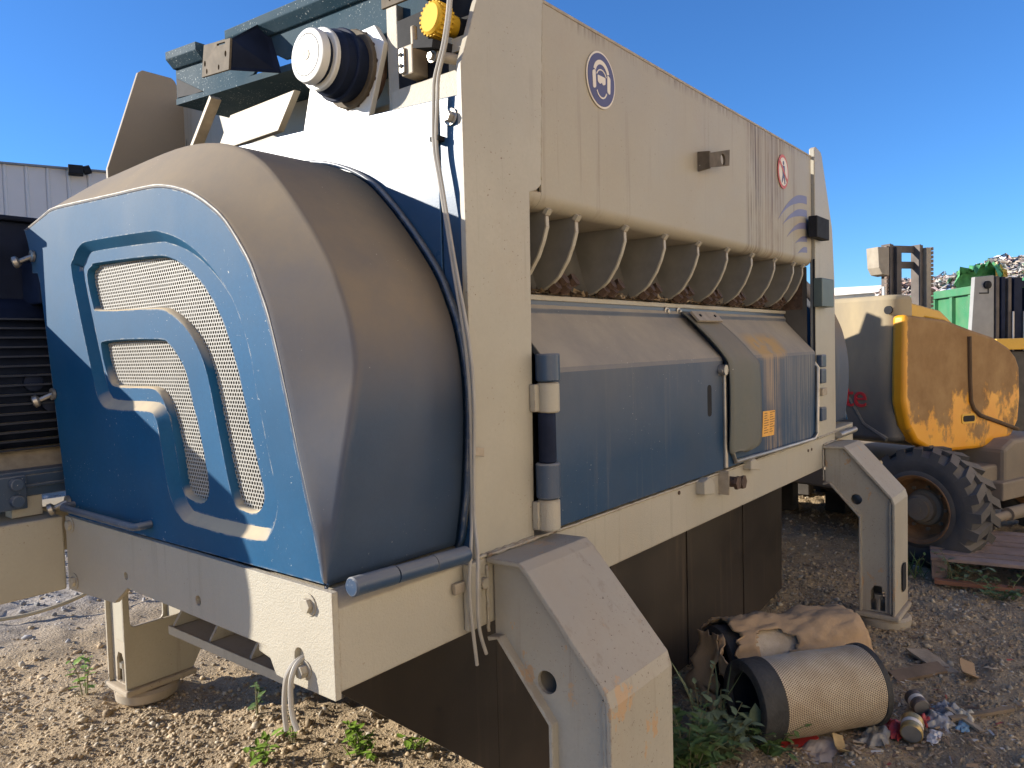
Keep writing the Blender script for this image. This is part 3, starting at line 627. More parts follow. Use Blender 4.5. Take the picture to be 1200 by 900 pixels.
ml = [(2.455, 1.634), (2.413, 1.658), (2.09, 1.654), (2.031, 1.639), (1.98, 1.603), (1.942, 1.559), (1.926, 1.506), (1.892, 1.419), (1.865, 1.325), (1.852, 1.250), (1.880, 1.214), (1.945, 1.214), (1.993, 1.240), (2.016, 1.342), (2.051, 1.44), (2.091, 1.495), (2.147, 1.514), (2.34, 1.515), (2.41, 1.535)]
mud = spline(mu, 3, True); mld = spline(ml, 3, True)
xpanel("recess_floor", r3, FD - .0004, .004, m_bluepanel, [mud, mld], parent=pn, bevel=0)
for h in (mud, mld):
    MB().grid([YZ(FD - .0006, h), YZ(FD + .004, offset(h, .004)), YZ(FD + .024, offset(h, .005))], True).build("vent_rim", m_ledge, pn, smooth='all', fix=True)
def inside(p, poly):
    c = False; n = len(poly)
    for i in range(n):
        a = poly[i]; b_ = poly[i - 1]
        if (a[1] > p[1]) != (b_[1] > p[1]) and p[0] < (b_[0] - a[0]) * (p[1] - a[1]) / (b_[1] - a[1]) + a[0]: c = not c
    return c
for h in (mud, mld):   # perforated sheet: every hole is cut
    mb = MB(); big = offset(h, -.007); pit = .0116; rx = FD + .020
    ys = [p[0] for p in h]; zs = [p[1] for p in h]; row = 0; z = min(zs) - .01
    R_ = pit / math.sqrt(3); k6 = [(math.cos(math.radians(30 + 60 * i)), math.sin(math.radians(30 + 60 * i))) for i in range(6)]
    while z < max(zs) + .01:
        y = min(ys) - .01 + (pit / 2 if row % 2 else 0)
        while y < max(ys) + .01:
            if inside((y, z), big):
                vs = [(rx, y + R_ * c, z + R_ * s_) for c, s_ in k6] + [(rx, y + .0046 * c, z + .0046 * s_) for c, s_ in k6] + [(rx + .002, y + .0046 * c, z + .0046 * s_) for c, s_ in k6]
                mb.add(vs, [(i, (i + 1) % 6, (i + 1) % 6 + 6, i + 6) for i in range(6)] + [(i + 6, (i + 1) % 6 + 6, (i + 1) % 6 + 12, i + 12) for i in range(6)])
            y += pit
        z += pit * .866; row += 1
    tag(mb.build("perforated_screen", m_mesh, pn), kind='stuff')
xpanel("dark_backing", [(1.50, 1.15), (2.60, 1.15), (2.60, 1.92), (2.05, 1.95), (1.80, 1.86), (1.64, 1.70)], 1.10, .003, m_black, parent=gd, bevel=0)  # black sheet put in to darken the hollow behind the screens
# handle, side latches and the long hinge under the guard
MB().tube([(.996, 2.66, 1.128), (.962, 2.655, 1.128), (.955, 2.64, 1.126), (.955, 2.15, 1.126), (.962, 2.135, 1.128), (.996, 2.13, 1.130)], .011, 10).build("handle", m_bluegloss, pn, smooth=True)
for (y, z) in ((2.885, 1.96), (2.775, 1.49), (2.70, 1.135)):
    MB().cyl((.992, y, z), (.958, y + .018, z - .018), .008, seg=8).lathe((.958, y + .018, z - .018), (-.8, .35, -.3), [(0, .012), (.006, .02), (.018, .02), (.022, .012), (.022, 0)], 12).lathe((.993, y - .005, z), (-1, 0, 0), [(0, .02), (.008, .02), (.01, .008)], 12).build("latch_screw", m_steel, pn, smooth=True)
hg = MB().lathe((1.02, 1.282, 1.094), (1, 0, -.035), [(0, 0), (0, .019), (.003, .022), (.124, .022), (.126, .019), (.126, 0)], 18).lathe((1.149, 1.282, 1.089), (1, 0, -.035), [(0, 0), (0, .021), (.12, .021), (.12, 0)], 18).lathe((1.271, 1.282, 1.085), (1, 0, -.035), [(0, 0), (0, .021), (.004, .022), (.115, .022), (.119, .02), (.119, 0)], 18).build("guard_hinge", m_bluegloss, sh, smooth=True)
MB().lathe((4.70, 1.282, 1.03), (1, 0, 0), [(0, 0), (0, .02), (.35, .02), (.35, 0)], 14).build("guard_hinge", m_steel, sh, smooth=True)
# ---- machine end plate behind the guard (blue) and the gear on top
EP = [(1.398, 1.06), (3.0, 1.06), (3.0, 2.355), (2.33, 2.318), (1.398, 2.262)]
xpanel("end_plate", EP, 1.455, .012, m_endpl)
xpanel("end_strip", [(1.322, 1.06), (1.322, 2.258), (1.392, 2.262), (1.392, 1.06)], 1.455, .012, m_endpl)
MB().box((1.468, 1.325, 1.06), (1.49, 3.3, 2.25)).build("end_backing", m_black, sh)
xpanel("frame_plate", [(1.33, 2.20), (3.50, 2.2), (3.50, 2.79), (3.10, 2.755), (2.60, 2.69), (2.2, 2.645), (1.33, 2.56)], 1.80, .014, m_beam)
MB().prism([(1.552, 2.93, 2.630), (1.84, 2.93, 2.630), (1.84, 2.93, 2.608), (1.552, 2.93, 2.608)], (0, -1.59, -.110)).build("traverse_shelf", m_bluespeck, sh)
xpanel("frame_plate", [(1.33, 2.25), (1.62, 2.27), (1.62, 2.345), (1.45, 2.345), (1.33, 2.345)], 1.50, .012, m_beam)
xpanel("bearing_plate", [(1.74, 2.30), (2.06, 2.32), (2.00, 2.50), (1.95, 2.56), (1.70, 2.56), (1.66, 2.50)], 1.515, .02, m_hub)
MB().box((1.53, 1.62, 2.30), (1.60, 1.665, 2.60)).build("frame_post", m_beam, sh, .003)
MB().obox((1.50, 2.30, 2.395), (.012, 0, 0), (0, .19, .0), (0, -.05, .055)).build("rusty_deflector", paint("rusty_cream", (.50, .44, .33), .5, .08, dust=.3, dustall=.35, dustcol=(.33, .22, .11), bump=.02), sh, .002)
MB().obox((1.47, 2.60, 2.42), (.02, 0, 0), (0, .10, -.10), (0, .006, .006)).build("frame_stay", m_bracket, sh, .002)
MB().box((1.60, 1.66, 2.2), (1.62, 1.9, 2.36)).build("frame_web", m_grey, sh)
# speckled blue traverse with flanged top
bb = [(2.93, 2.80), (2.93, 2.632), (2.70, 2.613), (2.43, 2.594), (2.39, 2.597), (2.345, 2.625), (2.30, 2.637), (2.25, 2.628), (2.20, 2.60), (2.10, 2.59), (2.0, 2.566), (1.62, 2.540), (1.34, 2.52), (1.34, 2.70), (1.88, 2.735), (2.46, 2.762)]
tr = xpanel("blue_traverse", bb, 1.555, .012, m_bluespeck)
for y0, y1, za, zb in ((2.93, 2.70, 2.805, 2.785), (2.50, 1.34, 2.768, 2.705)):
    MB().prism([(1.515, y0, za), (1.515, y0, za - .03), (1.545, y0, za - .06), (1.556, y0, za - .06), (1.556, y0, za)], (0, y1 - y0, zb - za)).build("top_flange", m_bluespeck, tr, .003)
xpanel("dark_cutout", [(2.92, 2.71), (2.92, 2.635), (2.72, 2.612)], 1.552, .002, m_black, parent=tr, bevel=0)
p1 = xpanel("bracket_plate", [(2.432, 2.663), (2.268, 2.642), (2.285, 2.545), (2.455, 2.560)], 1.395, .008, m_brown, [roundpoly([(2.35, 2.645), (2.30, 2.639), (2.30, 2.632), (2.35, 2.638)], .002), circ(2.43, 2.60, .006, .01, 8), circ(2.30, 2.60, .006, .01, 8), circ(2.42, 2.572, .005, .009, 8), circ(2.345, 2.567, .005, .009, 8)], parent=tr, bevel=.001)
MB().prism([(1.40, 2.268, 2.642), (1.555, 2.30, 2.76), (1.555, 2.22, 2.56), (1.40, 2.285, 2.545)], (0, .006, 0)).build("bracket_side", m_motor, p1)
p2 = xpanel("bracket_plate", [(1.585, 2.66), (1.585, 2.545), (1.43, 2.54), (1.42, 2.66)], 1.44, .008, m_brown, [circ(1.55, 2.565, .005, .009, 8), circ(1.47, 2.562, .005, .009, 8)], parent=tr, bevel=.001)
MB().box((1.448, 1.425, 2.53), (1.555, 1.432, 2.66)).build("bracket_side", m_motor, p2)
# rotor end: cap, rings, hub
hc = Vector((1.35, 1.808, 2.455)); ad = Vector((1, -.0, .0))
hb = MB().lathe(hc + Vector((.024, 0, 0)), ad, [(0, .05), (0, .070), (.03, .072), (.032, .082), (.04, .084), (.05, .088), (.055, .095), (.11, .097), (.16, .10), (.18, .10)], 36).build("rotor_hub", m_motor, sh, smooth=True)
MB().lathe(hc, ad, [(0, 0), (0, .066), (.003, .074), (.016, .078), (.026, .078), (.028, .0)], 36).build("end_cap", m_hub, hb, smooth=True)
MB().lathe(hc + Vector((-.001, 0, 0)), ad, [(.0, .0), (-.001, .015), (.002, .016)], 16).build("centre_bore", m_bracket, hb)
MB().lathe(hc + Vector((-.0006, 0, 0)), ad, [(0, .057), (-.0006, .058), (0, .059)], 36).build("cap_groove", m_black, hb)
for t, r, m_ in ((.040, .088, m_hub), (.105, .106, m_motor), (.15, .115, m_brown), (.185, .122, m_rust)):
    MB().lathe(hc + Vector((t, 0, 0)), ad, [(0, r - .02), (0, r - .003), (.003, r), (.014, r), (.016, r - .003), (.016, r - .02)], 36).build("hub_ring", m_, hb, smooth=True)
bts = MB()
for k in range(14):
    a = k / 14 * 6.283
    pc = hc + Vector((.175, .112 * math.cos(a), .112 * math.sin(a))); bts.cyl(pc, pc + Vector((-.012, 0, 0)), .007, seg=6)
bts.build("ring_bolts", m_rust, hb)
MB().box((1.53, 1.33, 2.30), (1.56, 1.62, 2.55)).build("dark_well", m_black, sh)
MB().box((1.47, 1.50, 2.36), (1.53, 1.545, 2.44)).cyl((1.50, 1.522, 2.44), (1.50, 1.522, 2.50), .01, seg=8).build("valve_block", m_bracket, sh, .008)
xpanel("valve_face", roundpoly([(1.548, 2.365), (1.525, 2.365), (1.525, 2.435), (1.548, 2.435)], .008), 1.462, .008, m_steel)
for z in (2.385, 2.415): MB().cyl((1.4615, 1.537, z), (1.459, 1.537, z), .006, seg=10).build("port", m_black, sh)
yp = MB().lathe((1.435, 1.398, 2.468), (1, -.15, -.05), [(0, 0), (0, .036), (.006, .042), (.045, .042), (.05, .03), (.10, .026), (.10, 0)], 22).build("yellow_plug", m_yel, sh, smooth=True)
mb = MB()
for k in range(22):
    a = k / 22 * 6.283; mb.obox((1.462, 1.396 + .0425 * math.cos(a), 2.467 + .0425 * math.sin(a)), (.02, 0, 0), (0, .003, 0), (0, 0, .003))
mb.build("grip_ridges", m_yel, yp)
MB().cyl((1.52, 1.385, 2.46), (1.60, 1.36, 2.455), .03, seg=16).build("plug_collar", m_black, yp, smooth=True)
MB().obox((1.47, 1.41, 2.405), (.04, -.01, 0), (0, .035, .008), (0, -.002, .010)).build("plug_bracket", m_black, sh)
MB().box((1.49, 1.33, 2.385), (1.50, 1.375, 2.42)).build("tab", m_beam, sh); hexbolt((1.46, 1.415, 2.378), (-1, 0, 0), .011, .012, mat=m_steel)
MB().cyl((1.46, 1.40, 2.376), (1.53, 1.33, 2.36), .014, seg=10).build("link_pin", m_bracket, sh, smooth=True)
# signal cables down the post
cab = [(1.43, 1.318, 2.60), (1.43, 1.322, 2.487), (1.428, 1.343, 2.387), (1.428, 1.377, 2.309), (1.43, 1.386, 2.257), (1.43, 1.391, 2.137), (1.43, 1.371, 2.024), (1.43, 1.337, 1.822), (1.43, 1.302, 1.622), (1.43, 1.290, 1.469), (1.43, 1.292, 1.314), (1.425, 1.290, 1.179), (1.40, 1.276, 1.085), (1.385, 1.27, .999), (1.392, 1.27, .895), (1.405, 1.27, .79)]
MB().tube(spline(cab, 5), .0048, 8).build("signal_cable", m_cable, sh, smooth=True)
cab2 = [(x + .002 + .010 * (i > 11), y - .009 + .004 * math.sin(i * 1.3) - .004 * (i > 11), z + (.03 if i == len(cab) - 1 else 0)) for i, (x, y, z) in enumerate(cab)]
cab2[-1] = (1.433, 1.262, .812); cab2[-2] = (1.408, 1.262, .89)
MB().tube(spline(cab2, 5), .0048, 8).build("signal_cable", m_cable, sh, smooth=True)
MB().obox((1.452, 1.287, 1.335), (.022, 0, -.004), (0, .003, 0), (0, 0, .012)).build("cable_clip", m_bracket, sh, .002)
MB().obox((1.372, 1.296, .995), (.018, 0, 0), (0, .006, 0), (0, 0, .014)).build("cable_clip", m_bracket, sh, .002)
MB().box((1.43, 1.375, 2.148), (1.455, 1.405, 2.16)).build("cable_clip", m_black, sh)
MB().box((1.395, 1.285, .875), (1.45, 1.302, 1.05)).build("corner_web", m_beam, sh, .004); hexbolt((1.462, 1.2995, .985), (0, -1, 0), .016, .018)
# loop of cable out of the beam end
for k in (0, 1):
    cb = [(1.05, 1.432, .912), (.98, 1.425 - .006 * k, .914), (.955, 1.432 - .016 * k, .89), (.952, 1.443 - .022 * k, .85), (.953, 1.449 - .030 * k, .80), (.955, 1.447 - .042 * k, .755 + .012 * k)]
    MB().tube(spline(cb, 6), .0062, 8).build("power_cable", m_cable, sh, smooth=True)
# electric motor on its bearer
mo = MB().lathe((.03, 3.13, 1.535), (1, 0, 0), [(0, 0), (0, .22), (.04, .28), (.10, .30), (1.29, .30), (1.33, .27), (1.33, 0)], 40).build("electric_motor", m_motor, sh, smooth=True)
fm2 = None
for k in range(15):
    z = 1.30 + k * .0315
    yy = 3.13 - math.sqrt(max(.335 ** 2 - (z - 1.535) ** 2, .01))
    f_ = MB().box((.16, yy, z), (1.33, 3.0, z + .006)).build("cooling_fin", m_finm, mo)
MB().box((.80, 3.06, 1.78), (1.40, 3.5, 2.10)).build("terminal_box", m_motor, mo, .012)
MB().box((.79, 3.04, 2.10), (1.42, 3.52, 2.118)).build("terminal_lid", m_motor, mo, .006)
MB().box((1.012, 2.90, 1.80), (1.38, 3.06, 1.95)).build("rail_cover", m_motor, mo, .008)
for x in (.95, 1.0): MB().lathe((x, 2.84, 1.53 - (x - .95) * 1.4), (0, -1, 0), [(0, .03), (.03, .03), (.035, .02), (.035, 0)], 14).build("cable_gland", m_motor, mo, smooth=True)
mr = MB().box((.2, 2.80, 1.155), (1.44, 2.84, 1.225)).box((.2, 2.80, 1.225), (1.44, 3.4, 1.24)).box((.2, 2.79, 1.185), (1.44, 2.80, 1.195)).build("motor_rail", m_bluegloss, mo, .003)
MB().box((.78, 2.775, 1.12), (.90, 2.80, 1.23)).build("clamp", m_bluegloss, mo, .004)
for z in (1.205, 1.15): MB().cyl((.865, 2.775, z), (.865, 2.745, z), .02, seg=12).build("bolt", m_bluegloss, mo, .003)
MB().box((.86, 2.80, 1.09), (.95, 2.86, 1.155)).build("spacer", m_beam, mo)
MB().prism([(.55, 2.88, 1.24), (1.35, 2.88, 1.24), (1.2, 2.95, 1.32), (.7, 2.95, 1.32)], (0, .3, 0)).build("motor_foot", m_bracket, mo)
# sensors, lug and prints on the front
sb = MB().box((4.19, 1.245, 2.155), (4.41, 1.292, 2.27)).build("sensor_box", m_black, sh, .004); MB().box((4.41, 1.255, 2.185), (4.44, 1.285, 2.24)).build("sensor_lens", m_bracket, sb, .004)
sb = MB().box((4.27, 1.245, 1.785), (4.49, 1.292, 1.942)).build("sensor_box", plain("grey_green_box", (.09, .12, .11), .5, .1), sh, .004)
MB().box((4.49, 1.255, 1.83), (4.53, 1.285, 1.87)).build("sensor_lens", m_signred, sb, .004)
MB().prism([(2.852, 1.258, 2.362), (2.852, 1.258, 2.296), (2.852, 1.308, 2.290), (2.852, 1.308, 2.368)], (.010, 0, 0)).build("lug", m_brown, sh)
lg = MB().prism(XZ(1.258, [(2.862, 2.357), (2.862, 2.300), (3.05, 2.338), (3.056, 2.405)]), (0, .010, 0), [XZ(1.258, circ(2.985, 2.352, .024, n=16))]).build("lug_plate", m_brown, sh)
bead([(2.856, 1.300, 2.36), (2.856, 1.300, 2.30)], .004, m_hop, sh, 10)
SY = 1.3055
sg = MB().prism(XZ(SY, circ(2.127, 2.462, .087, .090, 40)), (0, .002, 0)).build("hearing_protection_sign", m_signwhite, sh)
MB().prism(XZ(SY - .0012, circ(2.127, 2.462, .081, .084, 40)), (0, .001, 0)).build("sign_face", m_signblue, sg)
def flat(pts, z=.0022, mat=None, nm="print", par=None): return MB().prism(XZ(SY - z, pts), (0, .0008, 0)).build(nm, mat or m_signwhite, par or sg)
def arcband(cx, cz, r0, r1, a0, a1, sx=1, sz=1, n=14):
    a = [math.radians(t) for t in np.linspace(a0, a1, n)]
    return [(cx + sx * r1 * math.cos(t), cz + sz * r1 * math.sin(t)) for t in a] + [(cx + sx * r0 * math.cos(t), cz + sz * r0 * math.sin(t)) for t in a[::-1]]
flat(arcband(2.127, 2.475, .036, .050, 18, 162)); flat(arcband(2.127, 2.462, .030, .034, 25, 155))
for sx in (-1, 1): flat(roundpoly([(2.127 + sx * .034, 2.43), (2.127 + sx * .052, 2.425), (2.127 + sx * .055, 2.48), (2.127 + sx * .036, 2.488)], .008))
flat(roundpoly([(2.103, 2.474), (2.151, 2.474), (2.150, 2.452), (2.134, 2.447), (2.127, 2.455), (2.120, 2.447), (2.104, 2.452)], .005))
flat(arcband(2.127, 2.435, .028, .033, 200, 340))
sg2 = MB().prism(XZ(SY, circ(3.845, 2.452, .076, .085, 36)), (0, .002, 0)).build("no_entry_sign", m_signred, sh)
MB().prism(XZ(SY - .0012, circ(3.845, 2.452, .062, .070, 36)), (0, .001, 0)).build("sign_face", m_signwhite, sg2)
flat(circ(3.845, 2.495, .010, n=12), mat=m_signblue, par=sg2); flat([(3.826, 2.482), (3.862, 2.482), (3.866, 2.44), (3.858, 2.43), (3.872, 2.395), (3.860, 2.392), (3.845, 2.425), (3.826, 2.395), (3.818, 2.40), (3.832, 2.435)], mat=m_signblue, par=sg2)
flat([(3.79, 2.49), (3.80, 2.50), (3.90, 2.415), (3.892, 2.405)], .0032, m_signred, par=sg2)
em = None
for k, (xa, za, zb, th) in enumerate(((3.775, 2.208, 2.36, .042), (3.84, 2.19, 2.288, .037), (3.90, 2.132, 2.22, .033), (4.03, 2.112, 2.150, .030), (4.07, 2.062, 2.093, .030))):
    n = 14; up = []; dn = []
    for t in np.linspace(0, 1, n):
        x = xa + (4.225 - xa) * t; z = za + (zb - za) * (1 - (1 - t) ** 2.2); h = th * min(1, t * 1.6 + .02); up.append((x, z + h * .5)); dn.append((x, z - h * .5))
    o = MB().prism(XZ(SY + .0035, up + dn[::-1]), (0, .0008, 0)).build("emblem_stripe", m_logo, sh)
MB().box((4.303, 1.296, 1.06), (4.314, 1.304, 2.05)).build("seal_strip", m_black, sh)

# ================================================================== THINGS AROUND THE MACHINE
def g0(x, y): return float(gz(x, y))
m_tank = paint("dusty_plastic_painted_shade", (.075, .075, .078), .55, .12, dust=.4, dustall=.2, dustcol=(.40, .32, .195), bump=.05, dz=(.95, 1.5, 1.0))  # some dust; height blend also paints in the sunlit top and shaded lower half
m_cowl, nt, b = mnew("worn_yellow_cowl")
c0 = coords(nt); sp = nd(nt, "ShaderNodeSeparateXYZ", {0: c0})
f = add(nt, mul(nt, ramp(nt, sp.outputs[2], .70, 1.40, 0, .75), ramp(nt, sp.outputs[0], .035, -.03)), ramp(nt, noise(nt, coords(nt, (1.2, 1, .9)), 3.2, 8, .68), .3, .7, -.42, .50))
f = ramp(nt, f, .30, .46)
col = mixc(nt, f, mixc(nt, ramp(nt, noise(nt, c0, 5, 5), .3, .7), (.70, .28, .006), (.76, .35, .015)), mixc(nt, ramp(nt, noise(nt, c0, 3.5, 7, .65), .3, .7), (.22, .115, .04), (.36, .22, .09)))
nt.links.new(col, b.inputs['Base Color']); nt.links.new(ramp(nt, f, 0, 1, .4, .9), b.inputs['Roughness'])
m_ylw = paint("yellow_machine_paint", (.66, .36, .02), .45, .1, dust=.5, dustall=.15, dustcol=(.42, .30, .14), bump=.03)
m_tyre = paint("dusty_tyre_rubber", (.042, .043, .048), .85, .3, dust=.5, dustall=.35, dustcol=(.24, .20, .15), bump=.2, dustlo=-.3, dusthi=.8)
m_rim = plain("rusty_orange_rim", (.26, .13, .05), .65, .4, 9, bump=.2)
m_chas = paint("dusty_chassis_paint", (.20, .16, .115), .7, .2, dust=.5, dustall=.35, dustcol=(.34, .26, .17), bump=.06)
bl = thing("boom_lift", "yellow and tan boom lift with a worn dusty cowl parked beyond the shredder", "boom lift", (5.805, 1.076, 0), math.radians(160), local=True)
def wheel(u, v, par):
    prof = [(0, .235), (.0, .25), (-.012, .27), (-.004, .33), (-.02, .375), (-.05, .392), (-.16, .40), (-.27, .392), (-.30, .375), (-.316, .33), (-.30, .25), (-.30, .235)]
    mb = MB().lathe((u, v, .40), (1, 0, 0), prof, 48)
    for k in range(20):
        for sd in (0, 1):
            a = 2 * math.pi * (k + .5 * sd) / 20; da = .20
            pts8 = []
            for (x, r, t) in ((-.006, .335, 0), (-.03, .424, 0), (-.175, .428, .17), (-.175, .385, .17)):
                xx = x if sd == 0 else -.316 - x
                for h in (-1, 1):
                    th = a + t + h * .088 * (1.2 if r < .4 else .82); pts8.append((u + xx, v + r * math.cos(th), .40 + r * math.sin(th)))
            mb.add(pts8, [(0, 2, 3, 1), (2, 4, 5, 3), (4, 6, 7, 5), (0, 1, 7, 6), (0, 6, 4, 2), (1, 3, 5, 7)])
    t = mb.build("wheel", m_tyre, par, smooth=35, fix=True)
    MB().lathe((u, v, .40), (1, 0, 0), [(.004, .232), (.006, .240), (-.004, .243), (-.014, .232), (-.02, .215), (-.09, .205), (-.12, .19), (-.125, .10), (-.125, 0)], 40).build("rim", m_rim, t, smooth=True)
    hb_ = MB().lathe((u, v, .40), (1, 0, 0), [(-.125, .13), (-.10, .125), (-.09, .10), (-.05, .098), (-.045, .08), (-.02, .078), (-.018, .03), (-.012, .03), (-.012, 0)], 28)
    for k in range(9):
        a = k / 9 * 6.283; hb_.cyl((u - .125, v + .15 * math.cos(a), .40 + .15 * math.sin(a)), (u - .10, v + .15 * math.cos(a), .40 + .15 * math.sin(a)), .012, seg=6)
    hb_.build("hub", m_chas, t, smooth=True)
    return t
for u, v in ((0, 0), (-1.75, 0), (0, -2.1), (-1.75, -2.1)): wheel(u, v, bl)
MB().box((-1.75, -2.45, .38), (-.30, .05, .62)).build("chassis", m_chas, bl, .02)
MB().prism([(-1.0, .10, .42), (-1.0, .10, .74), (-1.15, .10, .80), (-1.75, .10, .80), (-2.1, .10, .62), (-2.1, .10, .42)], (0, -.5, 0)).build("chassis_box", m_chas, bl, .03)
MB().box((-2.6, .02, .36), (-.9, .14, .50)).build("chassis_beam", m_chas, bl, .012)
MB().cyl((-.25, .16, .26), (-2.2, .18, .27), .035, seg=12).cyl((-.9, .17, .27), (-1.3, .175, .27), .05, seg=12).build("steering_cylinder", m_chas, bl, smooth=True)
plan = roundpoly([(.05, -.12), (-.24, -.12), (-.24, -1.9), (.05, -1.9)], .12, 8)
def zpr(pts, z0, z1): return MB().prism([(p[0], p[1], z0) for p in pts], (0, 0, z1 - z0))
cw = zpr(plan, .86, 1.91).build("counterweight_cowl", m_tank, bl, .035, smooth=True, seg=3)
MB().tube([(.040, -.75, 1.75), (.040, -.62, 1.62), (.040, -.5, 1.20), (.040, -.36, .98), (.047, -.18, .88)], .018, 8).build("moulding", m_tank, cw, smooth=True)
fc = bpy.data.curves.new("te", 'FONT'); fc.body = "te"; fc.size = .24; fc.extrude = .004; fc.align_x = 'RIGHT'; fc.space_character = .95
fo = bpy.data.objects.new("te", fc); COL.objects.link(fo)
dg = bpy.context.evaluated_depsgraph_get(); fme = bpy.data.meshes.new_from_object(fo.evaluated_get(dg)); bpy.data.objects.remove(fo)
m_letter = plain("red_letters", (.62, .03, .03), .5, .1)
fme.materials.clear(); fme.materials.append(m_letter)
lt = bpy.data.objects.new("lettering", fme); COL.objects.link(lt); lt.parent = cw
lt.matrix_local = Matrix(((0, 0, 1, .056), (1, 0, 0, -.325), (0, 1, 0, 1.105), (0, 0, 0, 1)))
vo = [(.035, 1.765), (.05, 1.45), (.055, 1.16), (.0, .98), (-.10, .86), (-.25, .795), (-.55, .752), (-.96, .735), (-1.25, .755), (-1.43, .80), (-1.53, .91), (-1.56, 1.10), (-1.545, 1.345), (-1.49, 1.43), (-1.39, 1.50), (-1.145, 1.59), (-.81, 1.655), (-.486, 1.725)]
cwl = MB().prism([(p[0], -.048, p[1]) for p in vo], (0, -.10, 0)).build("yellow_cowl", m_cowl, bl, .028, smooth=True, seg=3)
MB().box((-1.45, -1.6, .80), (-.26, -.15, 1.50)).build("engine_body", m_chas, bl, .05)
gp = [(-.776, -.041, 1.60), (-.785, -.041, 1.30), (-.80, -.041, 1.113), (-.84, -.041, 1.05), (-.93, -.041, .995), (-1.2, -.041, .925), (-1.50, -.041, .845)]
MB().tube(gp, .016, 8).build("groove", plain("groove_brown", (.10, .06, .03), .9, .3), cwl, smooth=True)
MB().prism([(p[0], -.0455, p[1]) for p in roundpoly([(-.70, .96), (-.86, .955), (-.86, 1.0), (-.70, 1.005)], .02)], (0, .003, 0)).build("latch_slot", m_black, cwl)
MB().prism([(p[0], -.0452, p[1]) for p in roundpoly([(-.68, .945), (-.88, .94), (-.88, 1.015), (-.68, 1.02)], .03)], (0, .001, 0)).build("latch_surround", m_ylw, cwl)
rl = [(-.06, 1.80), (-.06, 1.87), (-.20, 1.862), (-.62, 1.80), (-.80, 1.70), (-.86, 1.63), (-.74, 1.645), (-.68, 1.72), (-.42, 1.75), (-.36, 1.73)]
MB().prism([(p[0], -.17, p[1]) for p in rl], (0, -.08, 0)).build("cowl_handle", m_ylw, bl, .012, smooth=True)
MB().cyl((.045, -.16, 1.80), (.062, -.16, 1.80), .03, seg=14).build("plug", m_black, bl, smooth=True)

# ---- masts of two forklifts behind
m_mast = plain("dusty_mast_steel", (.10, .082, .07), .7, .3, 6, bump=.1)
m_chain = plain("rusty_chain", (.17, .12, .09), .7, .4, 30)
m_pale = plain("pale_dusty_cover", (.33, .28, .21), .75, .15, 8)
fk = thing("forklift_mast", "tall grey forklift mast with chains rising behind the tan boom lift cowl", "forklift mast", (12.24, 2.36, 0), math.radians(-32), local=True)
for i, x in enumerate((-.30, .26)):
    MB().box((x - .10, -.06, .1), (x - .07, .10, 2.96)).box((x - .07, .0, .1), (x + .03, .03, 2.96)).build("outer_rail", m_mast, fk, .004)
    MB().box((x + .04, -.05, .12), (x + .13, .09, 2.92)).build("inner_rail", m_pale if i else m_mast, fk, .004)
    for k in range(34): 
        z = .9 + k * .06
        o = MB().box((x - .155, -.05, z), (x - .115, -.01, z + .045)).build("chain_link", m_chain, fk) if k == 0 and i == 0 else None
        if o: cl = o
        else: inst(cl, (.56 * i + (.29 if i else 0), 0, k * .06), fk)
for z in (2.85, 2.62, 1.2): MB().box((-.27, .04, z), (.30, .08, z + .10)).build("cross_bar", m_mast, fk, .004)
MB().cyl((-.44, .0, .2), (-.44, .0, 2.35), .04, seg=14).build("lift_cylinder", m_steel, fk, smooth=True)
MB().prism([(-.60, -.06, 2.62), (-.62, -.06, 2.91), (-.41, -.06, 2.91), (-.41, -.06, 2.50), (-.54, -.06, 2.52)], (0, .22, 0)).build("cover_box", m_pale, fk, .01)
MB().box((-.6, -.15, .05), (.6, .6, .45)).build("base_block", m_mast, fk, .02)
f2 = thing("mobile_mast", "dark steel mast with a light grey side plate at the right behind the boom lift", "forklift mast", (11.25, 1.19, 0), math.radians(-40), local=True)
m_plate = plain("light_grey_plate", (.28, .28, .27), .6, .12, 6)
pp = MB().prism([(-.36, -.02, 1.52), (-.30, -.02, 2.34), (-.02, -.02, 2.36), (-.02, -.02, 1.50)], (0, .06, 0)).build("side_plate", m_plate, f2, .006)
MB().lathe((-.13, -.02, 2.24), (0, -1, 0), [(0, .05), (.03, .05), (.04, .03), (.04, 0)], 14).build("sheave", m_black, pp, smooth=True)
MB().prism([(-.24, -.022, 2.13), (-.10, -.022, 2.13), (-.10, -.022, 2.2), (-.115, -.022, 2.2), (-.115, -.022, 2.145), (-.24, -.022, 2.145)], (0, -.004, 0)).build("bent_seam", m_black, pp)
for x, wd, zt in ((.0, .05, 2.35), (.08, .06, 2.34), (.18, .05, 2.34), (.27, .12, 2.33), (.44, .10, 2.2), (.58, .08, 2.2)):
    MB().box((x, -.03, .2), (x + wd, .12, zt)).build("mast_rail", m_motor if wd > .05 else m_mast, f2, .005)
MB().box((-.05, .1, 2.22), (.75, .16, 2.30)).build("cross_bar", m_motor, f2)
for x in (.235, .40): MB().cyl((x, -.05, 1.3), (x, -.05, 1.9), .012, seg=8).build("rod", m_signwhite, f2)
MB().box((-.2, -.25, 1.42), (1.4, -.1, 1.56)).build("rusty_beam", m_ylw, f2, .01)
MB().box((-.2, -.2, .1), (1.4, .5, 1.40)).build("body_block", plain("body_dark", (.05, .045, .04), .7, .3), f2, .03)
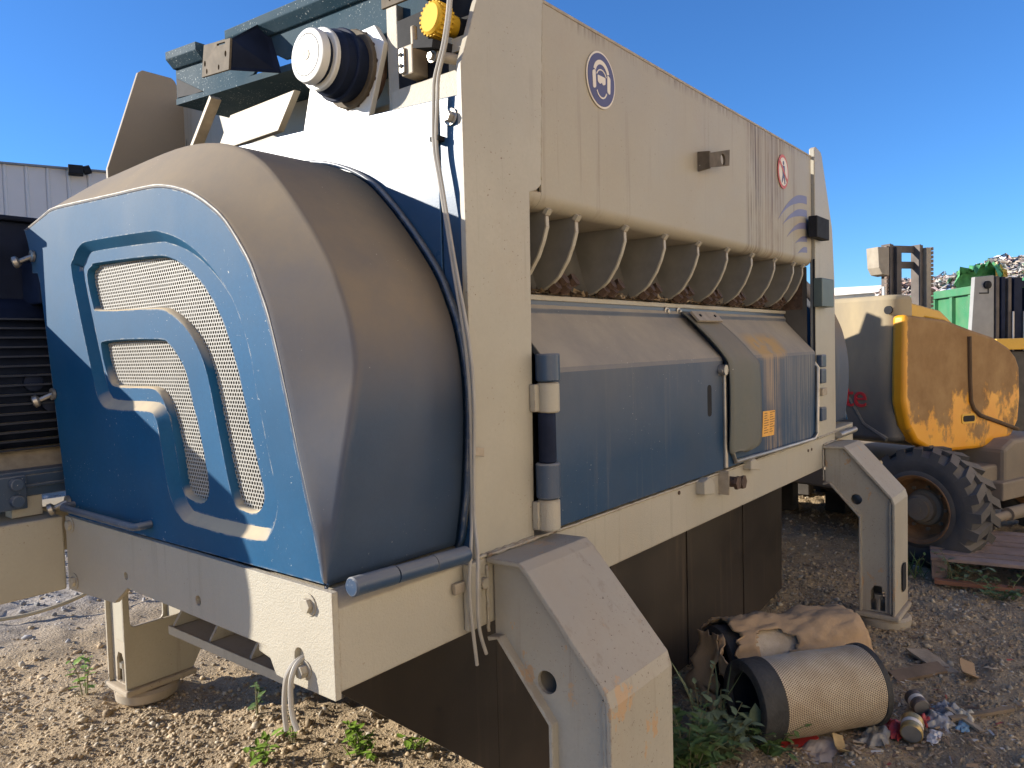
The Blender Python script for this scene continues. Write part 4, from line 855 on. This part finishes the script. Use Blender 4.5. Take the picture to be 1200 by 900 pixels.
# ---- green skip and the waste heaps
m_green = paint("green_skip_paint", (.05, .22, .09), .5, .15, dust=.3, dustall=.2, dustcol=(.30, .27, .18), streak=.4, chip=.5, bump=.05)
m_green2 = plain("bright_green_net", (.10, .36, .14), .7, .25, 7, bump=.3)
def skip(A_, B_, h, label, nr):
    A_ = Vector(A_); B_ = Vector(B_); d = (B_ - A_); L = d.length; d.normalize(); n = Vector((d.y, -d.x, 0))
    if n.dot(-A_) < 0: n = -n
    t = thing("waste_skip", label, "skip", A_, 0, "green waste skips")
    q = lambda a, b_, z: A_ + d * a - n * b_ + Vector((0, 0, z))
    for nm, a0, a1, b0, b1, z0, z1 in (("front_wall", 0, L, 0, .06, .2, h), ("back_wall", 0, L, 2.2, 2.26, .2, h), ("end_wall", 0, .06, .06, 2.2, .2, h), ("end_wall", L - .06, L, .06, 2.2, .2, h), ("floor_pan", .06, L - .06, .06, 2.2, .2, .26)):
        MB().prism([q(a0, b0, z0), q(a1, b0, z0), q(a1, b1, z0), q(a0, b1, z0)], (0, 0, z1 - z0)).build(nm, m_green, t)
    MB().prism([q(-.05, -.09, h - .14), q(L + .05, -.09, h - .14), q(L + .05, .0, h - .14), q(-.05, 0, h - .14)], (0, 0, .16)).build("top_rail", m_green, t, .01)
    for k in range(nr):
        a = (k + .3) * L / nr; MB().prism([q(a, -.08, .2), q(a + .12, -.08, .2), q(a + .12, 0, .2), q(a, 0, .2)], (0, 0, h - .35)).build("rib", m_green, t, .008)
    return t
skip((20.6, 4.1, 0), (14.3, .2, 0), 2.58, "green ribbed skip filled with waste behind the forklift masts", 9)
skip((25.5, 2.1, 0), (21.5, -3.6, 0), 3.2, "taller green skip at the right edge half buried in waste", 7)
m_waste = attrmat("waste_mixed", .75)
def heap(name, label, cx, cy, rx, ry, h, n, zb=0, pal=None):
    pal = np.array(pal or [(.68, .62, .54), (.74, .70, .65), (.58, .48, .38), (.62, .40, .34), (.25, .36, .52), (.45, .39, .33), (.70, .55, .38), (.20, .42, .26), (.70, .69, .70), (.18, .17, .17), (.70, .53, .50), (.74, .70, .62)])
    a = rng.uniform(0, 6.283, n); r = np.sqrt(rng.random(n)); x = cx + rx * r * np.cos(a); y = cy + ry * r * np.sin(a)
    z = zb + h * (1 - r ** 3.2) * (1 + .12 * vnoise(x * 1.1, y * 1.1)) + rng.normal(0, .05, n)
    sz = rng.uniform(.03, .12, n); P = rng.normal(0, 1, (n, 5, 3)) * sz[:, None, None]; P[:, :, 2] *= .7
    P += np.stack([x, y, z], -1)[:, None, :]
    tri = np.array([(0, 1, 2), (0, 2, 3), (0, 3, 4), (1, 3, 4)]); F = (tri[None] + np.arange(n)[:, None, None] * 5).reshape(-1, 3)
    C_ = pal[rng.integers(0, len(pal), n)] * rng.uniform(.6, 1.25, (n, 1)); C_ = np.repeat(np.concatenate([C_, np.ones((n, 1))], 1), 5, 0)
    # solid mound underneath
    gr = 28; th = np.linspace(0, 6.283, gr, endpoint=False); rr = np.linspace(0, 1, 9); M_ = []
    for q in rr:
        for t in th:
            X = cx + rx * q * math.cos(t); Y = cy + ry * q * math.sin(t); M_.append((X, Y, zb + h * (1 - q ** 3.2) * (1 + .12 * float(vnoise(X * 1.1, Y * 1.1))) - .10))
    MF = [(i * gr + j, i * gr + (j + 1) % gr, (i + 1) * gr + (j + 1) % gr) for i in range(8) for j in range(gr)] + [(i * gr + j, (i + 1) * gr + (j + 1) % gr, (i + 1) * gr + j) for i in range(8) for j in range(gr)]
    F = np.concatenate([F, np.array(MF) + n * 5]); V = np.concatenate([P.reshape(-1, 3), np.array(M_)])
    C_ = np.concatenate([C_, np.tile([[.30, .25, .2, 1]], (len(M_), 1))])
    return tag(npmesh(name, V, F, m_waste, C_), label, "waste heap", "heaps of mixed waste", 'stuff')
heap("waste_heap", "pale mixed plastic and paper waste piled above the green skip", 27.4, 2.55, 4.3, 4.3, 3.62, 24000)
heap("waste_heap", "narrow pinkish heap of mixed waste seen between the mast rails", 31.15, 6.1, 2.0, 1.7, 3.7, 4000, 0, [(.62, .46, .38), (.58, .40, .33), (.66, .58, .50), (.45, .34, .29), (.66, .62, .58)])
rows = []
for i in range(9):
    rows.append([(22.0 + j * .055 + .06 * rng.normal() + (i - 4) * .10, 3.15 - j * .075 + .05 * rng.normal(), 3.20 + .02 * j - .055 * (i - 2) ** 2 * .3 + .06 * rng.normal() - .25 * max(0, abs(j - 6) - 5)) for j in range(13)])
tag(MB().grid(rows).build("green_netting", m_green2, None, smooth="all"), "bright green plastic netting bundled on top of the waste heap", "netting")
rows = [[(22.4 + .05 * j + .1 * i, 2.36 - j * .06, 3.36 - i * .12 + .05 * rng.normal()) for j in range(5)] for i in range(5)]
tag(MB().grid(rows).build("yellow_sheet", plain("yellow_film", (.70, .45, .12), .6, .2, 5), None), "yellow orange plastic sheet beside the green netting on the heap", "plastic sheet")
# ---- far white shed and the grey clad building at the left
m_white = plain("white_roofing", (.66, .63, .57), .7, .08, 2)
wb = thing("storage_shed", "low white roofed shed far behind the tan cowl", "shed", (43, 11, 0), math.radians(-105), local=True)
MB().box((-3.2, 0, 0), (4.2, 6, 4.0)).build("wall", m_white, wb)
MB().prism([(-3.6, -.5, 4.0), (-3.6, -.5, 4.5), (4.4, -.5, 4.25), (4.4, -.5, 4.0)], (0, 7, 0)).build("roof", m_white, wb)
MB().box((-.2, -.06, 3.2), (4.0, 0, 3.75)).build("window_band", plain("dark_glazing", (.06, .07, .07), .3, .1), wb)
for x in (-2.9, -2.0): MB().box((x, -.1, 2.0), (x + .3, 0, 4.6)).build("pillar", plain("pinkish_render", (.45, .28, .2), .8, .1), wb)
bt = thing("clad_building", "grey metal clad building behind the motor at the left", "building", (5.55, 15.3, 0), math.radians(-20.6), local=True)
m_clad = plain("grey_cladding", (.62, .57, .52), .55, .05, 1.2)
MB().box((-16, .06, 0), (6, 8, 5.16)).build("wall", m_clad, bt)
cp0 = MB().prism([(0, .06, 0), (.0, 0.0, 0), (.022, -.022, 0), (.05, -.022, 0), (.07, .0, 0), (.325, 0, 0), (.325, .06, 0)], (0, 0, 5.14)).build("wall_panel", m_clad, bt)
for k in range(-48, 18):
    if k: inst(cp0, (k * .33, 0, 0), bt)
MB().box((-16.1, -.06, 5.14), (6.1, 8.1, 5.175)).build("eaves_flashing", plain("flashing", (.20, .20, .20), .6, .1), bt)
MB().box((.36, -.30, 5.02), (.60, -.06, 5.18)).cyl((.60, -.2, 5.10), (.72, -.2, 5.14), .08, seg=10).build("floodlight", m_black, bt, .01)
wh = thing("added_bounce_wall", "long cream clad wall added out of view to bounce sun onto the shaded side of the shredder", "added_bounce_wall", (0, -8, 0))  # unseen; added to bounce warm sunlight onto the shaded long side
m_cream = plain("cream_bounce_cladding", (.78, .66, .48), .7, .05, .8)
MB().box((-14, -20, 0), (22, -8.06, 7.5)).build("wall", m_cream, wh)
cp1 = MB().prism([(-14, -8.06, 0), (-14, -8.0, 0), (-13.95, -7.96, 0), (-13.85, -7.96, 0), (-13.80, -8.0, 0), (-13.05, -8.0, 0), (-13.05, -8.06, 0)], (0, 0, 7.45)).build("wall_panel", m_cream, wh)
for k in range(1, 38): inst(cp1, Vector((k * .95, 0, 0)) + ORG[wh.name], wh)
MB().box((3, -7.95, 0), (7, -7.92, 4.6)).build("bounce_wall_door", m_clad, wh, .01)

# ================================================================== LITTER, FILTERS, TIMBER, PLANTS
m_filt, nt, b = mnew("filter_media")
tc = nt.nodes.new("ShaderNodeTexCoord"); uvx = tc.outputs['Object']
c0 = coords(nt)
col = mixc(nt, ramp(nt, noise(nt, c0, 9, 6, .65), .35, .7), (.70, .58, .41), (.50, .37, .23))
nt.links.new(col, b.inputs['Base Color']); b.inputs['Roughness'].default_value = .9
nt.links.new(nd(nt, "ShaderNodeBump", {'Strength': .4, 'Distance': .01, 'Height': noise(nt, c0, 130, 4)}).outputs[0], b.inputs['Normal'])
m_pit = plain("filter_pit_dark", (.17, .12, .075), .95, .2)
m_rub = plain("worn_black_rubber", (.035, .033, .03), .7, .4, 12, bump=.3)
def filt(p0, p1, r, label, ridges=True):
    p0 = Vector(p0); p1 = Vector(p1); ax_ = (p1 - p0); L = ax_.length; ax_.normalize()
    base = Vector((p0.x, p0.y, p0.z - r))
    t = thing("filter_cartridge", label, "air filter", base, 0, "discarded air filter cartridges")
    up = Vector((0, 0, 1)); e1 = ax_.cross(up).normalized(); e2 = e1.cross(ax_)
    if ridges:   # expanded metal jacket over the pleats: diamonds stand proud
        nu, nv = 220, 110; rows = []
        for j in range(nv + 1):
            a = .1015 + (L - .131) * j / nv; row = []
            for i in range(nu):
                th = 2 * math.pi * (i + .5 * (j % 2)) / nu
                rr = r + (.004 if (i + j // 2) % 2 == 0 else -.001) * (1 if j % 2 else .4) + .004 * float(vnoise(th * 1.5, a * 9)) + .003 * math.sin(th * 2)
                row.append(p0 + ax_ * a + (e1 * math.cos(th) + e2 * math.sin(th)) * rr)
            rows.append(row)
        jk = MB().grid(rows, True)
        bd = jk.build("filter_body", m_filt, t, smooth=60, fix=True)
        bd.data.materials.append(m_pit)
        k = 0
        for pg in bd.data.polygons:
            i = pg.index % nu; j = pg.index // nu
            if j % 2 == 0 and i % 2 == (j // 2) % 2: pg.material_index = 1
    else:
        MB().lathe(p0, ax_, [(.06, r), (L - .02, r)], 60).build("filter_body", m_filt, t, smooth='all')
    MB().lathe(p0, ax_, [(.02, r * .70), (.0, r * .80), (0, r * .97), (.006, r * 1.02), (.045, r * 1.03), (.05, r * 1.015), (.094, r * 1.035), (.10, r * 1.03), (.101, r * .97)], 64).build("end_ring", m_rub, t, smooth=True, fix=True)
    MB().lathe(p0, ax_, [(.02, r * .70), (L * .9, r * .66), (L * .9, 0)], 40).build("inner_tube", m_black, t, smooth=True)
    MB().lathe(p0, ax_, [(L - .03, r * .99), (L - .028, r * 1.035), (L - .006, r * 1.045), (L, r * 1.0), (L, 0)], 64).build("end_rim", m_rub, t, smooth=True)
    return t
filt((2.855, 1.15, .158), (3.315, .80, .155), .158, "round pleated air filter with black end ring lying in front of the torn carton")
filt((3.13, 1.385, .165), (3.60, 1.03, .165), .155, "second air filter wrapped in the torn cardboard carton", False)
m_card = paint("torn_cardboard", (.47, .31, .17), .85, .2, dustall=.45, scuff=1.2, scuffcol=(.55, .43, .29), dustcol=(.36, .25, .15), bump=.25, streak=.3, streakcol=(.25, .15, .08))
cb = thing("cardboard_carton", "torn brown cardboard carton draped over the second air filter", "carton", (3.13, 1.385, 0))
p0 = Vector((3.13, 1.385, .165)); ax_ = Vector((.465, -.355, 0)).normalized(); e1 = ax_.cross(Vector((0, 0, 1))).normalized()
rows = []
for i, a in enumerate(np.linspace(-.05, .68, 46)):
    row = []
    for j, th in enumerate(np.linspace(math.radians(-12), math.radians(205), 60)):
        a2 = a; r = .178 + .026 * float(vnoise(a * 8 + 3, th * 2.5)) + .016 * float(vnoise(a * 21, th * 7)) + .010 * float(vnoise(a * 50, th * 19)) + .02 * max(0, a - .35)
        lim = .02 + .055 * float(vnoise(th * 5, 7.3)) + .03 * float(vnoise(th * 17, 2.3)) + (.045 if .9 < th < 2.0 else 0)
        a2 = max(a, lim) if a < .25 else a
        if math.sin(th) < .25: r += (.25 - math.sin(th)) * .05
        row.append(p0 + ax_ * a2 + e1 * (r * math.cos(th)) * 1.02 + Vector((0, 0, r * math.sin(th) * (1 - .0 * a))))
    rows.append(row)
# tear opening on the near side of the top
mbc = MB().grid(rows); nw = 60
def torn(i, j):
    a = i / 45; t = j / 59
    return ((a - .36) / .135) ** 2 + ((t - .235) / .10) ** 2 < 1 + .7 * float(vnoise(i * .7, j * .6))
mbc.f = [f_ for k, f_ in enumerate(mbc.f) if not torn(k // (nw - 1), k % (nw - 1))]
o = mbc.build("carton_sheet", m_card, cb, smooth='all'); sm = o.modifiers.new("thick", 'SOLIDIFY'); sm.thickness = .005
def sheet(name, corners, mat, parent, nseg=8, amp=.01, thick=.004, ph=0.):
    A_, B_, C2, D_ = map(Vector, corners); rows = []
    nrm = (B_ - A_).cross(D_ - A_).normalized()
    for i in range(nseg + 1):
        u = i / nseg; r = []
        for j in range(nseg + 1):
            v = j / nseg; p = (A_ * (1 - u) + B_ * u) * (1 - v) + (D_ * (1 - u) + C2 * u) * v
            e = .5 * amp * (1 if i in (0, nseg) or j in (0, nseg) else .3)
            p = p + nrm * amp * 2 * float(vnoise(u * 3 + ph, v * 3 + ph)) + Vector((e * float(vnoise(i + ph, j)), e * float(vnoise(i, j + ph)), e * float(vnoise(i + 3, j + ph)))) * 2
            r.append(p)
        rows.append(r)
    o = MB().grid(rows).build(name, mat, parent, smooth='all'); m_ = o.modifiers.new("thick", 'SOLIDIFY'); m_.thickness = thick
    return o
L0 = p0 - ax_ * .03
sheet("carton_flap", [(3.13, 1.47, .30), (3.03, 1.33, .335), (3.03, 1.35, .07), (3.11, 1.50, .03)], m_card, cb, amp=.03, ph=1.3)
sheet("carton_flap", [(3.05, 1.34, .335), (2.98, 1.27, .245), (3.02, 1.29, .15), (3.06, 1.36, .20)], m_card, cb, amp=.02, ph=4.1)
sheet("carton_flap", [(3.10, 1.48, .09), (2.96, 1.28, .075), (2.92, 1.27, .01), (3.08, 1.49, .005)], m_card, cb, amp=.025, ph=7.7)
# scraps lying about
m_ply = plain("weathered_board", (.36, .28, .19), .85, .25, 9, bump=.3)
def scrap(name, label, cat, x, y, l, wd, rz, th, mat, tilt=0., group=None, bent=.0):
    z = g0(x, y) + th / 2 + .006 + abs(math.sin(tilt)) * wd * .3
    t = MB(); n = 5; rows = []
    ex = Vector((math.cos(rz), math.sin(rz), math.sin(tilt) * .4)); ey = Vector((-math.sin(rz), math.cos(rz), math.sin(tilt)))
    for i in range(n + 1):
        u = i / n - .5; rows.append([Vector((x, y, z)) + ex * l * u + ey * wd * (v + .1 * float(vnoise(i * 1.7, v * 3 + x))) + Vector((0, 0, bent * 4 * u * u)) for v in (-.5, .5)])
    o = t.grid(rows).build(name, mat, None, origin=(x, y, g0(x, y))); m_ = o.modifiers.new("thick", 'SOLIDIFY'); m_.thickness = th; m_.offset = 0
    return tag(o, label, cat, group)
scrap("wood_offcut", "pale flat board offcut lying beyond the filter at the right", "offcut", 4.12, .69, .26, .11, .75, .012, m_ply, .1)
scrap("wood_splinter", "dark split piece of board beside the pale offcut", "splinter", 3.93, .72, .26, .07, -.75, .014, plain("dark_board", (.20, .14, .09), .9, .3, 9), .25)
scrap("wood_splinter", "long thin stick pointing right out of the litter by the filter", "stick", 3.60, .42, .30, .022, -.72, .014, plain("stick_brown", (.22, .16, .10), .9, .3, 9), .1)
scrap("wood_splinter", "short pale splinter crossing the litter beside the crushed cup", "stick", 3.52, .47, .18, .03, .9, .01, m_ply, .2)
scrap("cardboard_scrap", "bent cardboard scrap on the dirt behind the pale offcut", "cardboard scrap", 4.02, .52, .12, .06, .3, .006, m_card, .35, bent=.03)
scrap("dry_leaf", "curled tan dry leaf in front of the round filter", "leaf", 3.02, .82, .10, .04, .6, .002, plain("dry_leaf_tan", (.50, .34, .15), .8, .2, 20), .3, bent=.03)
m_red = plain("red_plastic_scrap", (.40, .035, .03), .5, .2, 20)
scrap("plastic_scrap", "flat red plastic scrap lying under the front of the round filter", "plastic scrap", 2.98, .985, .18, .05, -.65, .004, m_red, .1, bent=.02)
def crumple(name, label, cat, x, y, sx, sy, h, mat, seed, n=20):
    r_ = np.random.default_rng(seed); rows = []
    for i in range(n + 1):
        row = []
        for j in range(n + 1):
            u, v = i / n - .5, j / n - .5; e = max(0, 1 - 4 * max(u * u, v * v)) ** .6
            z_ = .55 + .9 * float(vnoise(u * 5 + seed, v * 5 + seed * 3)) + .55 * abs(float(vnoise(u * 12 + seed, v * 12))) + .10 * float(vnoise(u * 22, v * 22 + seed))
            row.append((x + sx * u * (1 + .5 * float(vnoise(v * 6, seed))) + r_.normal(0, sx * .004), y + sy * v * (1 + .5 * float(vnoise(u * 6, seed + 4))) + r_.normal(0, sy * .004), g0(x, y) + .006 + e * h * z_ * .72))
        rows.append(row)
    o = MB().grid(rows).build(name, mat, None, smooth='all', origin=(x, y, g0(x, y))); m_ = o.modifiers.new("soft", 'SUBSURF'); m_.levels = m_.render_levels = 1
    return tag(o, label, cat)
m_clear = plain("crumpled_clear_film", (.33, .30, .26), .3, .2, 25); m_whitefilm = plain("white_film", (.56, .52, .48), .45, .1, 25); m_dkfilm = plain("dirty_film", (.28, .25, .20), .5, .3, 20)
crumple("plastic_bag", "crumpled greyish clear film right of the tin can", "plastic bag", 3.47, .555, .16, .11, .055, m_clear, 3)
crumple("plastic_bag", "bluish grey crumpled bag at the back of the litter", "plastic bag", 3.60, .545, .11, .09, .07, plain("blue_grey_film", (.24, .235, .24), .35, .3, 25), 4)
crumple("plastic_bag", "small white crumpled wrapper in front of the litter", "wrapper", 3.30, .545, .10, .05, .02, m_whitefilm, 5)
crumple("plastic_bag", "white and pale yellow bag scrap at the right of the litter", "plastic bag", 3.56, .475, .09, .07, .05, plain("cream_film", (.50, .44, .33), .5, .15, 25), 6)
crumple("plastic_bag", "dirty brown film bag lying against the filter end", "plastic bag", 3.20, .735, .20, .10, .045, m_dkfilm, 7)
crumple("wrapper", "light blue wrapper scrap under the cream bag", "wrapper", 3.47, .468, .10, .045, .015, plain("sky_blue_film", (.20, .33, .40), .4, .2, 25), 8)
crumple("wrapper", "crumpled beige paper in front of the round filter", "paper", 3.02, .90, .24, .13, .03, plain("beige_paper", (.46, .38, .31), .7, .2, 15), 9)
def can(name, label, x, y, az, r, L, m1, m2):
    d = Vector((math.cos(az), math.sin(az), .10)); p = Vector((x, y, g0(x, y) + r + .004))
    o = MB().lathe(p, d, [(0, r * .86), (.003, r * .96), (.006, r), (L * .3, r * .985), (L * .35, r * .96), (L * .6, r * .965), (L * .65, r), (L - .005, r), (L, r * .9), (L, 0)], 26).build(name, m1, None, smooth=True, fix=True, origin=(x, y, 0))
    tag(o, label, "can")
    MB().lathe(p, d, [(.004, 0), (.004, r * .88)], 26).build("lid", m2, o)
    MB().lathe(p, d, [(L * .36, r * .975), (L * .6, r * .98)], 26).build("paper_band", m_signwhite, o)
    return o
can("tin_can", "small gold tin can with grey lid lying on its side in the litter", 3.235, .615, .15, .042, .10, plain("gold_tin", (.42, .30, .12), .35, .25, 30, metal=.5), m_steel)
can("drinks_can", "dented dark can standing up behind the crushed red cup", 3.50, .625, .6, .036, .09, plain("dark_tin", (.13, .10, .08), .45, .4, 30), m_steel)
crumple("crushed_cup", "crushed red cup beside the gold tin can", "cup", 3.295, .70, .13, .09, .07, m_red, 11)
crumple("crushed_cup", "small red crumpled wrapper behind the gold tin can", "wrapper", 3.43, .61, .07, .06, .06, m_red, 12)
# pallets and timber
m_plank = plain("reddish_grey_plank", (.27, .19, .15), .85, .25, 6, bump=.3, bs=40)
pt = thing("wooden_pallet", "weathered reddish pallet of wide boards on the dirt at the right", "pallet", (5.50, .95, 0))
P_ = Vector((.185, -.983, 0)); Q_ = Vector((.983, .185, 0)); o0 = Vector((5.50, .93, 0))
for k in range(8):
    c = o0 + P_ * .66 + Q_ * (.05 + k * .118) + Vector((0, 0, .145 + .004 * (k % 3)))
    MB().obox(c, P_ * .66, Q_ * .049, Vector((0, 0, .011))).build("plank", m_plank, pt, .003)
for k in range(3):
    c = o0 + P_ * (.05 + k * .6) + Q_ * .47 + Vector((0, 0, .07)); MB().obox(c, P_ * .045, Q_ * .46, Vector((0, 0, .062))).build("stringer", m_plank, pt, .003)
MB().obox(o0 + P_ * .4 + Q_ * -.06 + Vector((0, 0, .02)), P_ * .38, Q_ * .03, Vector((0, 0, .012))).build("broken_slat", plain("red_board", (.30, .13, .07), .85, .2, 8), pt)
m_dkwood = plain("dark_timber", (.07, .06, .05), .9, .3, 6)
tb = thing("timber_stack", "dark timber beams stacked in the shade beyond the skirt", "timber", (7.2, 2.3, 0))
MB().box((6.9, 2.0, .30), (8.4, 2.9, .36)).build("top_board", m_dkwood, tb, .01)
for k, (x, y) in enumerate(((7.1, 2.35), (7.9, 2.45))): MB().box((x, y, 0), (x + .16, y + .3, .30)).build("bearer", m_dkwood, tb, .01)
for k in range(3): MB().obox((8.1, 1.75 - k * .3, .10), (.9, -.25, 0), (.03, .1, 0), (0, 0, .09)).build("beam", m_dkwood, tb, .01)
# cable lying on the ground at the left and the far block
cg = [(2.25, 5.15, .40), (2.15, 5.2, .20), (2.0, 5.22, .08), (1.7, 5.25, .03), (1.45, 5.35, .03), (1.1, 5.6, .03)]
tag(MB().tube(spline(cg, 6), .012, 8).build("ground_cable", plain("yellowed_cable", (.46, .38, .24), .6, .2), None, smooth=True, origin=(2.0, 5.2, 0)), "beige cable looping onto the gravel behind the rear leg", "cable")
# wood chips and dry bits trodden into the dirt
n = 900; x = np.concatenate([rng.normal(3.3, .5, n), rng.uniform(2.6, 6, n)]); y = np.concatenate([rng.normal(.75, .22, n), rng.uniform(.3, 2.0, n)]); n = len(x)
th = rng.uniform(0, 6.283, n); L_ = rng.uniform(.004, .022, n); W_ = rng.uniform(.002, .006, n); tz = rng.normal(0, .25, (n, 4)) * L_[:, None]
dx = np.stack([-L_, L_, L_, -L_], 1); dy = np.stack([-W_, -W_, W_, W_], 1)
V = np.stack([x[:, None] + dx * np.cos(th)[:, None] - dy * np.sin(th)[:, None], y[:, None] + dx * np.sin(th)[:, None] + dy * np.cos(th)[:, None], (gz(x, y) + .008)[:, None] + np.abs(tz)], -1)
pal = np.array([(.42, .29, .16), (.30, .20, .12), (.55, .42, .27), (.18, .12, .08), (.60, .56, .50), (.35, .08, .06)])
cc = np.repeat(np.concatenate([pal[rng.choice(6, n, p=[.3, .25, .2, .15, .07, .03])], np.ones((n, 1))], 1), 4, 0)
tag(npmesh("wood_chips", V.reshape(-1, 3), np.arange(n * 4).reshape(-1, 4), attrmat("chip_mixed"), cc), "brown wood chips and dry plant bits scattered on the dirt around the filters", "debris", kind='stuff')
# plants
m_leaf = [plain("leaf_mid_green", (.10, .16, .045), .55, .3, 30), plain("leaf_dusty_green", (.16, .20, .10), .65, .25, 30), plain("leaf_fresh_green", (.17, .27, .03), .5, .2, 30)]
m_stem = plain("plant_stem", (.16, .15, .07), .7, .2)
def leafmesh(mb, p, d, up, L, W):
    d = Vector(d).normalized(); s_ = d.cross(Vector(up)).normalized(); n_ = s_.cross(d)
    p = Vector(p); pts_ = [p, p + d * L * .3 + s_ * W * .5 + n_ * L * .03, p + d * L * .3, p + d * L * .3 - s_ * W * .5 + n_ * L * .03, p + d * L * .68 + s_ * W * .4 - n_ * L * .02, p + d * L * .68 - n_ * L * .05, p + d * L * .68 - s_ * W * .4 - n_ * L * .02, p + d * L - n_ * L * .12]
    mb.add(pts_, [(0, 2, 1), (0, 3, 2), (1, 2, 5, 4), (2, 3, 6, 5), (4, 5, 7), (5, 6, 7)])
def plant(label, x, y, h, spread, ns, nl, L, mat, seed, group=None, name="weed", grass=0):
    r_ = random.Random(seed); t = thing(name, label, "weed", (x, y, g0(x, y)), 0, group); st_ = MB(); lf = MB()
    for k in range(ns):
        a = r_.uniform(0, 6.283); sp_ = spread * r_.uniform(.2, 1); hh = h * r_.uniform(.45, 1)
        b0 = Vector((x + .25 * sp_ * math.cos(a), y + .25 * sp_ * math.sin(a), g0(x, y) - .01))
        tip = b0 + Vector((sp_ * math.cos(a), sp_ * math.sin(a), hh)); mid = (b0 + tip) / 2 + Vector((-.15 * sp_ * math.cos(a), -.15 * sp_ * math.sin(a), hh * .12))
        path = [Vector(q) for q in spline([b0, mid, tip], 4)]; st_.tube(path, [.0035 - .0022 * i / (len(path) - 1) for i in range(len(path))], 5)
        for i in range(nl):
            u = .2 + .8 * (i + 1) / nl; q = path[min(len(path) - 1, int(u * (len(path) - 1)))]; th = r_.uniform(0, 6.283)
            dd = Vector((math.cos(th), math.sin(th), r_.uniform(-.25, .65))); l = L * r_.uniform(.55, 1.15)
            leafmesh(lf, q, dd, (0, 0, 1), l, l * r_.uniform(.38, .6))
    for k in range(grass):
        a = r_.uniform(0, 6.283); b0 = Vector((x + spread * .6 * r_.uniform(-1, 1), y + spread * .6 * r_.uniform(-1, 1), g0(x, y)))
        leafmesh(lf, b0, (math.cos(a) * .5, math.sin(a) * .5, 1), (math.sin(a), -math.cos(a), .3), h * r_.uniform(.4, 1), .007)
    st_.build("stem", m_stem, t); tag(lf.build("foliage", mat, t), kind='stuff')
    return t
G1 = "weeds between the support leg and the filters"
plant("dense leafy green weed right against the outer face of the near support leg", 2.46, 1.20, .25, .14, 24, 12, .058, m_leaf[0], 1, G1)
plant("bushy dusty green weed in front of the carton flaps", 2.66, 1.16, .24, .14, 22, 12, .06, m_leaf[1], 2, G1)
plant("low green weed at the foot of the round filter end ring", 2.84, 1.06, .13, .13, 20, 10, .052, m_leaf[0], 3, G1)
plant("tall thin grassy weed rising beside the carton flap", 2.72, 1.27, .36, .07, 5, 8, .032, m_leaf[1], 4, G1, grass=5)
plant("dark leafy weed behind the hole of the near leg", 2.30, 1.33, .24, .14, 12, 8, .06, m_leaf[1], 5, G1)
w_ = plant("weed with one large upright oval leaf before the filter opening", 2.80, 1.10, .12, .06, 5, 4, .05, m_leaf[1], 6, G1)
lm = MB(); leafmesh(lm, (2.80, 1.08, .10), (.05, -.02, 1), (-.8, -.6, .1), .09, .055); lm.build("leaf", m_leaf[1], w_)
G2 = "sprouts on the sunlit dirt"
plant("bright green sprout beside the left rear foot", 1.44, 3.84, .20, .07, 4, 5, .06, m_leaf[2], 11, G2)
plant("broad leaved sprout at the bottom edge left of the cable loop", 1.60, 2.60, .11, .07, 6, 5, .058, m_leaf[2], 12, G2)
plant("tufty sprout on the dirt right of the cable loop", 1.86, 2.32, .13, .08, 9, 7, .05, m_leaf[2], 13, G2, grass=10)
plant("small sprout in the machine shade behind the cable loop", 1.80, 2.95, .15, .05, 4, 4, .045, m_leaf[0], 14, G2)
plant("tiny yellowish sprout close to the cable loop", 1.76, 2.62, .09, .05, 4, 4, .04, m_leaf[2], 15, G2)
plant("tuft of low weed beside the dark skirt", 2.02, 2.15, .09, .07, 6, 6, .04, m_leaf[2], 16, G2)
G3 = "weeds around the pallet"
plant("leafy weed growing through the near corner of the pallet", 5.52, .80, .26, .16, 12, 9, .05, m_leaf[1], 21, G3)
plant("grassy weed between the far leg and the tyre", 5.62, 1.06, .24, .18, 6, 5, .04, m_leaf[0], 22, G3, grass=24)
plant("low dark weed along the front edge of the pallet", 5.42, .52, .16, .22, 14, 8, .05, m_leaf[0], 23, G3)
plant("pale weed standing behind the tyre on the pallet boards", 5.85, .84, .30, .10, 7, 8, .05, m_leaf[1], 24, G3)
